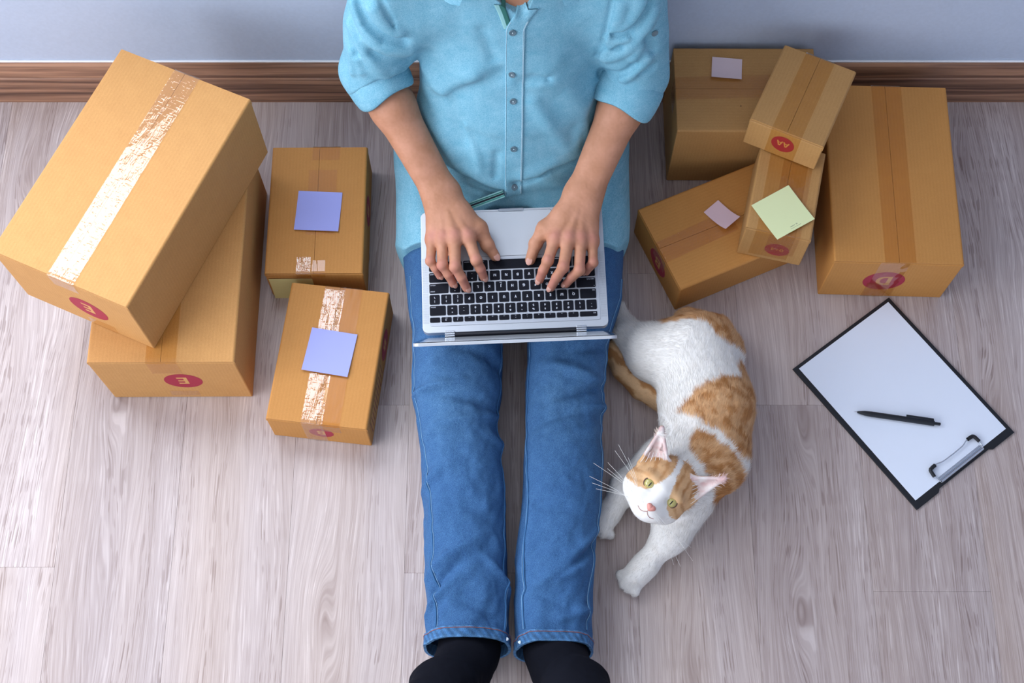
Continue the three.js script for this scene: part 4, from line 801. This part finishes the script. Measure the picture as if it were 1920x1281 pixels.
// the dye is worn pale on the knees and along the ridges
const wear = (s, z, f, q) => {
  const knee = Math.exp(-(((z + 0.74) / 0.10) ** 2)) * Math.exp(-(((f - 1.6) / 0.9) ** 2)) * (0.4 + 0.9 * fbm(z * 30, f * 4, 3, 3)) , n = fbm(z * 14, f * 3 + s * 8, 1, 3) - 0.5;
  const t = clamp(0.22 + knee * 0.8 + n * 0.22, 0, 1.3); return [lerp(0.66, 1.55, t), lerp(0.78, 1.28, t), lerp(0.86, 1.12, t)];
};
{
  const gs = [-1, 1].map(s => legMesh(s, -1.28, HEM[s], 420, 132, 0, wear));
  // seat and fly
  const hip = isoMesh((x, y, z) => smin(ell(x, y, z, [0, 0.098, -1.185], [0.183, 0.105, 0.150]), torsoD(x, y, z, -0.006) + Math.max(0, y - 0.21), 0.02), [-0.22, 0.0, -1.38], [0.22, 0.26, -0.98], 0.007, () => [0.7, 0.8, 0.9]);
  { const p = hip.attributes.position, uv = new Float32Array(p.count * 2); for (let i = 0; i < p.count; i++) { uv[i * 2] = p.getX(i) * 9.5; uv[i * 2 + 1] = (p.getZ(i) + p.getY(i)) * 9.5; } hip.setAttribute('uv', new THREE.BufferAttribute(uv, 2)); }
  const jeans = part('jeans', mergeGeometries([...gs, hip]), denimMat, person, 'faded blue denim jeans');
  const seamM = std(0x7fa6c6, 0.85), seamD = std(0x2f5f8c, 0.85);
  const line = (s, f, z0, z1, r, m, name, dx = 0) => { const pts = []; for (let z = z0; z <= z1; z += 0.012) { const ff = f(z), q = legPoint(s, z, ff, 0.0006); pts.push([q.x, q.y, q.z + hemShift(q.y) * sstep(-0.5, HEM[s], z)]); } part(name, tube(pts, r, pts.length * 3, 6), m, jeans); };
  // the side seam of each leg, raised, with its thread beside it
  const outL = z => 2.72 - 0.35 * sstep(-0.7, -0.5, z) + 0.05 * Math.sin(z * 21), outR = z => 0.30 + 0.25 * sstep(-0.55, -0.38, z), inL = z => 0.28 + 0.22 * sstep(-0.55, -0.4, z), inR = z => 2.75 - 0.35 * sstep(-0.75, -0.4, z);
  for (const [s, f] of [[-1, outL], [1, outR], [-1, inL], [1, inR]]) { line(s, f, -0.95, HEM[s] - 0.016, 0.0017, seamD, 'seam'); line(s, z => f(z) + (s < 0 ? -0.05 : 0.05), -0.95, HEM[s] - 0.016, 0.0005, seamM, 'stitching'); }
  for (const s of [-1, 1]) {   // turned hem, doubled cloth
    const puck = (z, f) => 1 + 0.28 * Math.sin(f * 34 + z * 400);
    const tint = (s2, z, f) => { const k = puck(z, f) * (0.85 + 0.5 * (fbm(f * 9, z * 200, 2, 2) - 0.3)), e = sstep(HEM[s] - 0.003, HEM[s], z) + sstep(HEM[s] - 0.0135, HEM[s] - 0.0165, z); return [1.15 * k + e * 0.9, 1.1 * k + e * 0.5, 1.05 * k + e * 0.3]; };
    const a = legMesh(s, HEM[s] - 0.0165, HEM[s] + 0.0006, 10, 264, 0.0022, tint), b = legMesh(s, HEM[s] - 0.0165, HEM[s] + 0.0006, 10, 132, -0.0016, tint);
    const ring = legMesh(s, HEM[s] + 0.0006, HEM[s] + 0.0006 + 1e-6, 1, 132, 0.0022, tint), p = ring.attributes.position, n = 133; for (let j = 0; j < n; j++) { p.setXYZ(n + j, b.attributes.position.getX(10 * n + j), b.attributes.position.getY(10 * n + j), b.attributes.position.getZ(10 * n + j)); } ring.computeVertexNormals();
    const top = legMesh(s, HEM[s] - 0.0165, HEM[s] - 0.0165 + 1e-6, 1, 132, 0.0022, tint), p2 = top.attributes.position; for (let j = 0; j < n; j++) p2.setXYZ(n + j, b.attributes.position.getX(j), b.attributes.position.getY(j), b.attributes.position.getZ(j)); top.computeVertexNormals();
    const hem = part('hem', mergeGeometries([a, b, ring, top]), denimMat, jeans, 'stitched trouser hem');
    const pts = []; for (let j = 0; j <= 90; j++) { const f = lerp(-0.25, Math.PI + 0.25, j / 90), q = legPoint(s, HEM[s] - 0.0135, f, 0.0026); pts.push([q.x, q.y, q.z + hemShift(q.y) * sstep(-0.5, HEM[s], q.z)]); }
    part('stitching', tube(pts, 0.0006, 180, 5), std(0x8c5a58, 0.8), hem, 'reddish thread');
    for (let k = 0; k < 1; k++) { const f = s < 0 ? 0.52 + k * 0.08 : 2.55 + k * 0.1, q = legPoint(s, HEM[s] - 0.004 - k * 0.009, f, 0.0025), g = new THREE.IcosahedronGeometry(0.0024, 2), pp = g.attributes.position; for (let i = 0; i < pp.count; i++) { const w = 0.6 + 0.8 * noise(pp.getX(i) * 900 + k, pp.getY(i) * 900, pp.getZ(i) * 900); pp.setXYZ(i, pp.getX(i) * w * 1.3, pp.getY(i) * w * 0.5, pp.getZ(i) * w); } g.computeVertexNormals(); part('fray', g, std(0xe4edf2, 0.95), hem, 'white frayed thread').position.set(q.x, q.y, q.z + hemShift(q.y)); }
  }
}
// ---- socks: feet standing on their heels, toes up and apart
for (const s of [-1, 1]) {
  const X = s * 0.068, k = s < 0 ? 1.25 : 1;
  const an = [X, 0.062, -0.40], hl = [X * 1.02, 0.038, -0.318], ins = [X + s * 0.010 * k, 0.086, -0.292], ball = [X + s * 0.028 * k, 0.160, -0.268], toe = [X + s * 0.038 * k, 0.212, -0.244];
  const f = (x, y, z) => {
    let d = smin(cone(x, y, z, an, [X, 0.052, -0.338], 0.040, 0.041), ell(x, y, z, hl, [0.036, 0.038, 0.040]), 0.03);
    d = smin(d, cone(x, y, z, [X, 0.055, -0.332], ins, 0.041, 0.038), 0.03);
    d = smin(d, ell(x, y, z, ball, [0.049, 0.05, 0.030]), 0.04);
    d = smin(d, cone(x, y, z, ins, ball, 0.040, 0.034), 0.03);
    d = smin(d, ell(x, y, z, toe, [0.044, 0.030, 0.025]), 0.03);
    return d + (fbm(x * 60, y * 60, z * 60, 2) - 0.5) * 0.002;
  };
  const g = isoMesh(f, [X - 0.13, 0.0, -0.46], [X + 0.13, 0.26, -0.2], 0.003, (x, y, z) => { const m = Math.abs(x - s * 0.074 - (y - 0.13) * 0.3 * s) < 0.0036 && y > 0.112 && y < 0.15 && z > -0.305 && noise(x * 900, y * 900, z * 900) > 0.35; return m ? [0.5, 0.52, 0.56] : [0.0065, 0.007, 0.011]; });
  part('sock', g, phys(0xffffff, 0.95, { vertexColors: true, specularIntensity: 0.12 }), person, 'black cotton sock');
}
// ---------------------------------------------------------------- the cat
{
  const cat = thing('cat', 'white and ginger cat lying on the floor beside the jeans, looking up', 'cat', [0, 0, 0]);
  const eyeM = V(0.2315, 0.185, -0.5545), U = V(0.65, 0.281, -0.706).normalize(), F = V(0.03, 0.925, 0.368).addScaledVector(U, -0.12).normalize(), R = U.clone().cross(F).normalize();
  U.copy(F.clone().cross(R).normalize());
  const O = eyeM.clone().addScaledVector(F, -0.036).addScaledVector(U, -0.006);
  const loc = (x, y, z) => { const a = x - O.x, b = y - O.y, c = z - O.z; return [a * R.x + b * R.y + c * R.z, a * U.x + b * U.y + c * U.z, a * F.x + b * F.y + c * F.z]; };
  const wld = (X, Y, Z) => O.clone().addScaledVector(R, X).addScaledVector(U, Y).addScaledVector(F, Z);
  function tri(px, py, pz, a, b, c, th) {   // distance to a thick triangle
    const sub = (p, q) => [p[0] - q[0], p[1] - q[1], p[2] - q[2]], dot = (p, q) => p[0] * q[0] + p[1] * q[1] + p[2] * q[2], cr = (p, q) => [p[1] * q[2] - p[2] * q[1], p[2] * q[0] - p[0] * q[2], p[0] * q[1] - p[1] * q[0]];
    const p = [px, py, pz], ba = sub(b, a), cb = sub(c, b), ac = sub(a, c), pa = sub(p, a), pb = sub(p, b), pc = sub(p, c), n = cr(ba, ac);
    const in3 = Math.sign(dot(cr(ba, n), pa)) + Math.sign(dot(cr(cb, n), pb)) + Math.sign(dot(cr(ac, n), pc)) < 2;
    const e = (q, r) => { const t = clamp(dot(q, r) / dot(q, q)); return (q[0] * t - r[0]) ** 2 + (q[1] * t - r[1]) ** 2 + (q[2] * t - r[2]) ** 2; };
    return Math.sqrt(in3 ? Math.min(e(ba, pa), e(cb, pb), e(ac, pc)) : dot(n, pa) ** 2 / dot(n, n)) - th;
  }
  const EARS = [
    { a: [-0.050, 0.016, 0.000], b: [-0.014, 0.042, 0.004], t: [-0.060, 0.080, 0.004], m: [-0.040, 0.038, -0.016] },
    { a: [0.016, 0.042, 0.004], b: [0.051, 0.014, 0.000], t: [0.066, 0.084, 0.006], m: [0.042, 0.038, -0.016] },
  ];
  function earD(X, Y, Z) {
    let d = 9;
    for (const e of EARS) {   // two leaves meeting in a fold behind make the cup
      d = Math.min(d, smin(tri(X, Y, Z, e.a, e.m, e.t, 0.0030), tri(X, Y, Z, e.m, e.b, e.t, 0.0030), 0.006));
    }
    return d;
  }
  function headD2(X, Y, Z) {
    const ax = Math.abs(X);
    let d = ell(X, Y, Z, [0, 0.010, -0.004], [0.046, 0.043, 0.044]);
    d = smin(d, ell(ax, Y, Z, [0.030, -0.014, 0.004], [0.021, 0.021, 0.023]), 0.026);
    d = smin(d, cone(X, Y, Z, [0, 0.006, 0.034], [0, -0.020, 0.049], 0.0135, 0.0085), 0.014);
    d = smin(d, ell(ax, Y, Z, [0.0105, -0.0255, 0.0385], [0.0145, 0.0115, 0.0135]), 0.016);
    d = smin(d, ell(X, Y, Z, [0, -0.0355, 0.032], [0.013, 0.0105, 0.013]), 0.016);
    d = smin(d, ell(X, Y, Z, [0, -0.020, 0.016], [0.036, 0.025, 0.026]), 0.02);
    d = smin(d, ell(ax, Y, Z, [0.023, 0.015, 0.030], [0.014, 0.008, 0.010]), 0.01);
    d = smax(d, -ell(ax, Y, Z, [0.0225, 0.0045, 0.0475], [0.0105, 0.0085, 0.011]), 0.004);
    return smin(d, earD(X, Y, Z), 0.010);
  }
  const face = (X, Y, up = 0) => { let z = 0.09; for (let i = 0; i < 60; i++) { const d = headD2(X, Y, z); if (d < 0.0003) break; z -= Math.max(0.0003, d * 0.7); } return [X, Y, z + up]; };   // a point on the face
  const BONES = [
    [[0.312, 0.074, -0.822], [0.326, 0.076, -0.735], 0.073, 0.076], [[0.326, 0.076, -0.735], [0.322, 0.070, -0.650], 0.076, 0.070],
    [[0.322, 0.070, -0.650], [0.286, 0.090, -0.606], 0.066, 0.050], [[0.30, 0.07, -0.64], [0.262, 0.058, -0.598], 0.066, 0.054],
    [[0.286, 0.090, -0.606], [0.254, 0.132, -0.580], 0.050, 0.042], [[0.262, 0.058, -0.598], [0.270, 0.056, -0.560], 0.052, 0.040],
    [[0.304, 0.072, -0.826], [0.245, 0.062, -0.835], 0.073, 0.050], [[0.245, 0.060, -0.835], [0.205, 0.042, -0.872], 0.046, 0.026],
    [[0.205, 0.040, -0.872], [0.194, 0.022, -0.905], 0.025, 0.016], [[0.194, 0.021, -0.905], [0.188, 0.016, -0.935], 0.016, 0.015],
    [[0.352, 0.06, -0.838], [0.352, 0.042, -0.880], 0.045, 0.028], [[0.352, 0.042, -0.880], [0.308, 0.036, -0.905], 0.028, 0.024],
    [[0.262, 0.024, -0.762], [0.226, 0.0235, -0.787], 0.024, 0.0235], [[0.226, 0.0235, -0.787], [0.196, 0.0225, -0.820], 0.0235, 0.0225], [[0.196, 0.0225, -0.820], [0.182, 0.021, -0.854], 0.0225, 0.021],
    [[0.286, 0.058, -0.574], [0.262, 0.042, -0.522], 0.043, 0.027], [[0.262, 0.042, -0.522], [0.217, 0.024, -0.473], 0.0265, 0.0175], [[0.217, 0.022, -0.473], [0.198, 0.0185, -0.454], 0.0175, 0.021],
    [[0.245, 0.055, -0.645], [0.192, 0.032, -0.607], 0.036, 0.023], [[0.192, 0.032, -0.607], [0.162, 0.020, -0.564], 0.0225, 0.0165], [[0.162, 0.019, -0.564], [0.152, 0.0165, -0.545], 0.0165, 0.0165],
  ];
  const PAWS = [[[0.196, 0.0175, -0.452], V(-0.75, 0, 0.66)], [[0.152, 0.016, -0.545], V(-0.47, 0, 0.88)]];
  function bodyCat(x, y, z) {
    let d = 9;
    BONES.forEach(([a, b, ra, rb], i) => { d = smin(d, cone(x, y, z, a, b, ra, rb), i > 11 && i < 15 ? 0.004 : 0.022); });
    for (const [c, f] of PAWS) for (let k = 0; k < 4; k++) { const t = (k - 1.5) * 0.0118, fw = 0.0155 - Math.abs(k - 1.5) * 0.0048; d = smin(d, ell(x, y, z, [c[0] + f.x * fw - f.z * t, c[1] - 0.003, c[2] + f.z * fw + f.x * t], [0.0080, 0.0130, 0.0088]), 0.005); }
    d = smax(d, 0.0006 - y, 0.004);
    return d + (fbm(x * 70, y * 70, z * 70, 2) - 0.5) * 0.0025;
  }
  const catD = (x, y, z) => { const [X, Y, Z] = loc(x, y, z); return smin(bodyCat(x, y, z), X * X + Y * Y + Z * Z < 0.02 ? headD2(X, Y, Z) : 0.06, 0.016); };
  // coat: ginger patches on white, given by their outlines on the ground plan
  const inPoly = (P, x, z) => { let c = false, m = 9; for (let i = 0, j = P.length - 1; i < P.length; j = i++) { const [xi, zi] = P[i], [xj, zj] = P[j]; if ((zi > z) !== (zj > z) && x < (xj - xi) * (z - zi) / (zj - zi) + xi) c = !c; const ex = xj - xi, ez = zj - zi, t = clamp(((x - xi) * ex + (z - zi) * ez) / (ex * ex + ez * ez)); m = Math.min(m, Math.hypot(x - xi - ex * t, z - zi - ez * t)); } return c ? m : -m; };
  const PATCH = [
    [[0.264, -0.703], [0.285, -0.724], [0.317, -0.743], [0.344, -0.759], [0.378, -0.76], [0.374, -0.785], [0.382, -0.802], [0.43, -0.79], [0.43, -0.65], [0.40, -0.630], [0.373, -0.626], [0.351, -0.651], [0.322, -0.675], [0.292, -0.69]],
    [[0.279, -0.636], [0.293, -0.67], [0.325, -0.657], [0.354, -0.636], [0.382, -0.612], [0.385, -0.575], [0.324, -0.562], [0.307, -0.604], [0.292, -0.62]],
    [[0.254, -0.868], [0.3, -0.866], [0.327, -0.858], [0.339, -0.83], [0.361, -0.823], [0.43, -0.82], [0.43, -0.96], [0.255, -0.96]],
  ];
  const WHITE = lin('#eeeae4'), GING = lin('#d2a06e'), DARK = lin('#b27840'), PINK = lin('#d8b4b0'), CREAM = lin('#e3bb8d');
  const tailBones = BONES.slice(12, 15);
  function coat(x, y, z, nx, ny, nz) {
    const [X, Y, Z] = loc(x, y, z), hr = Math.hypot(X, Y, Z), n = fbm(x * 90, y * 90, z * 90, 3) - 0.5;
    const tail = Math.min(...tailBones.map(([a, b]) => segD(x, y, z, a, b)));
    if (tail < 0.0011 && x < 0.262 && y < 0.05) { const t = Math.sin((x - z) * 150 + n * 3); return mix3(CREAM, DARK, sstep(-0.3, 0.5, t) * 0.85); }
    if (hr < 0.115 && (earD(X, Y, Z) < 0.0045 || hr < 0.066) && Y > -0.07) {
      const ax = Math.abs(X);
      if (earD(X, Y, Z) < 0.004 && Y > 0.03 && hr > 0.05) {
        const fr = nx * F.x + ny * F.y + nz * F.z; return fr > 0.25 ? mix3(PINK, WHITE, clamp(0.4 + n * 2)) : mix3(GING, CREAM, 0.3 + n);
      }
      const blaze = lerp(0.022, 0.005, sstep(-0.015, 0.040, Y)) + n * 0.006;
      const low = -0.004 - 0.010 * sstep(0.014, 0.04, ax) + n * 0.008;
      if (ax > blaze && Y > low && hr < 0.075) {
        const str = Math.sin(X * 420 + Y * 60 + n * 4) * sstep(0.012, 0.03, Y) + 0.7 * Math.sin((Y + 0.6 * ax) * 420) * sstep(0.026, 0.036, ax) * (1 - sstep(0.012, 0.02, Y));
        return mix3(mix3(GING, CREAM, clamp(0.7 - Y * 9)), DARK, clamp(str * 0.7 + n * 0.8 + 0.05));
      }
      return mix3(WHITE, CREAM, clamp(n * 0.25));
    }
    let m = -9; PATCH.forEach((P, i) => { m = Math.max(m, inPoly(P, x, z) - (i === 1 && z > -0.60 && x < 0.30 ? 0.02 : 0)); });
    const e = m + n * 0.012;
    if (e > -0.003 && y > 0.018) {
      const spot = sstep(0.50, 0.62, fbm(x * 70 + z * 40, z * 110 - x * 50, 2.2, 2)), band = 0.5 + 0.5 * Math.sin((z * 0.9 + x * 0.5) * 210 + n * 6);
      const g = mix3(mix3(CREAM, GING, clamp(0.65 + n)), DARK, clamp(spot * 0.8 + band * 0.18));
      return mix3(WHITE, g, sstep(-0.003, 0.004, e));
    }
    return mix3(WHITE, CREAM, clamp(n * 0.2));
  }
  const gBody = isoMesh((x, y, z) => catD(x, y, z), [0.10, -0.01, -0.97], [0.43, 0.20, -0.41], 0.0030, coat);
  const gHead = isoMesh((x, y, z) => { const [X, Y, Z] = loc(x, y, z); return smax(headD2(X, Y, Z), Math.hypot(X, Y, Z) - 0.125, 0.005); }, [O.x - 0.105, O.y - 0.085, O.z - 0.115], [O.x + 0.125, O.y + 0.1, O.z + 0.09], 0.0019, coat);
  const body = part('body', mergeGeometries([gBody, gHead]), std(0xffffff, 0.85, { vertexColors: true }), cat);
  // eyes
  for (const s of [-1, 1]) {
    const e = part('eye', new THREE.SphereGeometry(0.0096, 28, 20), phys(0xb7ab62, 0.12, { clearcoat: 1, clearcoatRoughness: 0.04 }), body, 'yellow green eye'); e.position.copy(wld(s * 0.0225, 0.0045, 0.0325));
    const q = new THREE.Quaternion().setFromRotationMatrix(new THREE.Matrix4().makeBasis(R, U, F));
    e.quaternion.copy(q);
    part('pupil', new THREE.SphereGeometry(1, 16, 12).scale(0.0011, 0.0042, 0.0012).translate(s * -0.0006, 0, 0.0090), phys(0x050505, 0.1), e, 'narrow dark pupil');
    part('eyelid', new THREE.TorusGeometry(0.0085, 0.0012, 8, 32).scale(1.06, 0.94, 1).translate(0, 0, 0.0040), std(0x5b3a30, 0.6), e, 'dark eye rim');
  }
  // nose and mouth
  const ng = isoMesh((x, y, z) => smin(ell(Math.abs(x), y, z, [0.0026, 0.0008, 0], [0.0036, 0.0028, 0.0032]), ell(x, y, z, [0, -0.0024, 0], [0.0018, 0.0026, 0.0028]), 0.006), [-0.009, -0.008, -0.006], [0.009, 0.007, 0.006], 0.0006);
  const nose = part('nose', ng, std(0xd28d80, 0.45), body, 'pink nose'); nose.scale.setScalar(1.3); nose.position.copy(wld(...face(0, -0.0195, 0.0004))); nose.quaternion.setFromRotationMatrix(new THREE.Matrix4().makeBasis(R, U, F));
  const L = (a) => a.map(p => { const v = wld(...p); return [v.x, v.y, v.z]; });
  part('mouth', merge([tube(L([face(0, -0.0225), face(0, -0.0250), face(0, -0.0285)]), 0.0006, 8, 5), ...[-1, 1].map(s => tube(L([face(0, -0.0285), face(s * 0.005, -0.0325), face(s * 0.010, -0.0335), face(s * 0.016, -0.0315)]), 0.0006, 16, 5))]), std(0xa87f78, 0.7), body);
  const wm = std(0xf6f4ee, 0.4);
  for (let k = 0; k < 9; k++) {   // whiskers stand out to the cat's right, where the floor shows behind them
    const y0 = -0.022 - (k % 3) * 0.004, len = 0.075 + 0.022 * ((k * 5) % 4) / 3, a = -0.45 + k * 0.13;
    part('whisker', tube(L([face(-0.013, y0), [-0.012 - len * 0.5 * Math.cos(a), y0 + len * 0.55 * Math.sin(a) + 0.004, 0.048], [-0.012 - len * Math.cos(a), y0 + len * Math.sin(a) * 1.05, 0.036]]), 0.00018, 16, 4), wm, body);
    if (k < 6) part('whisker', tube(L([face(0.013, y0), [0.012 + len * 0.5 * Math.cos(a), y0 - 0.006 + len * 0.4 * Math.sin(a), 0.050], [0.012 + len * Math.cos(a), y0 - 0.016 + len * Math.sin(a), 0.036]]), 0.00016, 16, 4), wm, body);
  }
  for (let k = 0; k < 7; k++) for (const e of EARS) { const t = k / 6, b = [lerp(e.a[0], e.b[0], t), lerp(e.a[1], e.b[1], t), 0.004], m = [lerp(b[0], e.t[0], 0.32), lerp(b[1], e.t[1], 0.32), 0.006]; part('ear_tuft', tube(L([b, [lerp(b[0], m[0], 0.5), lerp(b[1], m[1], 0.5), 0.010], m]), 0.0004, 8, 4), wm, body); }
  // short fur standing off the skin, laid back along each limb
  const src = gBody, ip = src.index.array, P = src.attributes.position, Nn = src.attributes.normal, Cc = src.attributes.color, tris = ip.length / 3;
  const cum = new Float32Array(tris); let tot = 0; const va = V(), vb = V(), vc = V();
  for (let t = 0; t < tris; t++) { va.fromBufferAttribute(P, ip[t * 3]); vb.fromBufferAttribute(P, ip[t * 3 + 1]).sub(va); vc.fromBufferAttribute(P, ip[t * 3 + 2]).sub(va); tot += va.copy(vb).cross(vc).length(); cum[t] = tot; }
  const COUNT = 90000, strand = new THREE.BufferGeometry();
  strand.setAttribute('position', new THREE.Float32BufferAttribute([-0.5, 0, 0, 0.5, 0, 0, -0.3, 0.55, 0.12, 0.3, 0.55, 0.12, 0, 1, 0.36], 3)); strand.setIndex([0, 1, 3, 0, 3, 2, 2, 3, 4]); strand.computeVertexNormals();
  const fur = new THREE.InstancedMesh(strand, std(0xffffff, 0.8), COUNT), M = new THREE.Matrix4(), col = new THREE.Color(); let made = 0;
  for (let i = 0; i < COUNT; i++) {
    const r = rnd() * tot; let lo = 0, hi = tris - 1; while (lo < hi) { const m = (lo + hi) >> 1; if (cum[m] < r) lo = m + 1; else hi = m; }
    let u = rnd(), w = rnd(); if (u + w > 1) { u = 1 - u; w = 1 - w; } const k0 = ip[lo * 3], k1 = ip[lo * 3 + 1], k2 = ip[lo * 3 + 2], q = 1 - u - w;
    const g3 = A => V(A.getX(k0) * q + A.getX(k1) * u + A.getX(k2) * w, A.getY(k0) * q + A.getY(k1) * u + A.getY(k2) * w, A.getZ(k0) * q + A.getZ(k1) * u + A.getZ(k2) * w);
    const p = g3(P), n = g3(Nn).normalize(), c = g3(Cc);
    const [X, Y, Z] = loc(p.x, p.y, p.z); const hd = Math.hypot(X, Y, Z);
    const onHead = hd < 0.085 && headD2(X, Y, Z) < 0.004;
    if (p.y < 0.006 || (onHead && (Z > 0.036 || earD(X, Y, Z) < 0.004 || Math.hypot(Math.abs(X) - 0.0225, Y - 0.0045) < 0.0135))) continue;   // none on the eyes, nose and ears
    let best = 9, dir = V(0, 0, -1), bi = 0; BONES.forEach(([a, b], bI) => { const d = segD(p.x, p.y, p.z, a, b); if (d < best) { best = d; bi = bI; dir.set(b[0] - a[0], b[1] - a[1], b[2] - a[2]); } });
    if (bi < 6) dir.negate();
    if (onHead) dir.copy(U).addScaledVector(R, X * 12);
    dir.normalize(); dir.addScaledVector(n, -dir.dot(n)).normalize(); dir.x += rr(-0.35, 0.35); dir.y += rr(-0.25, 0.25); dir.z += rr(-0.35, 0.35);
    const small = bi >= 12 && bi !== 15 && bi !== 18 ? 0.6 : 1, len = rr(0.006, 0.0115) * (onHead ? 0.45 : small), y = dir.addScaledVector(n, 0.42).normalize().clone(), x = y.clone().cross(n).normalize(), zz = x.clone().cross(y).normalize();
    M.makeBasis(x.multiplyScalar(0.0006), y.multiplyScalar(len), zz.multiplyScalar(-len * 0.5)); M.setPosition(p.x - n.x * 0.0003, p.y - n.y * 0.0003, p.z - n.z * 0.0003);
    fur.setMatrixAt(made, M); const j = rr(0.86, 1.1); fur.setColorAt(made, col.setRGB(Math.min(1, c.x * j), Math.min(1, c.y * j), Math.min(1, c.z * j))); made++;
  }
  fur.count = made; fur.name = 'fur'; fur.userData = { kind: 'stuff', label: 'short white and ginger fur' }; body.add(fur);
}
shade(scene);
renderer.render(scene, camera);
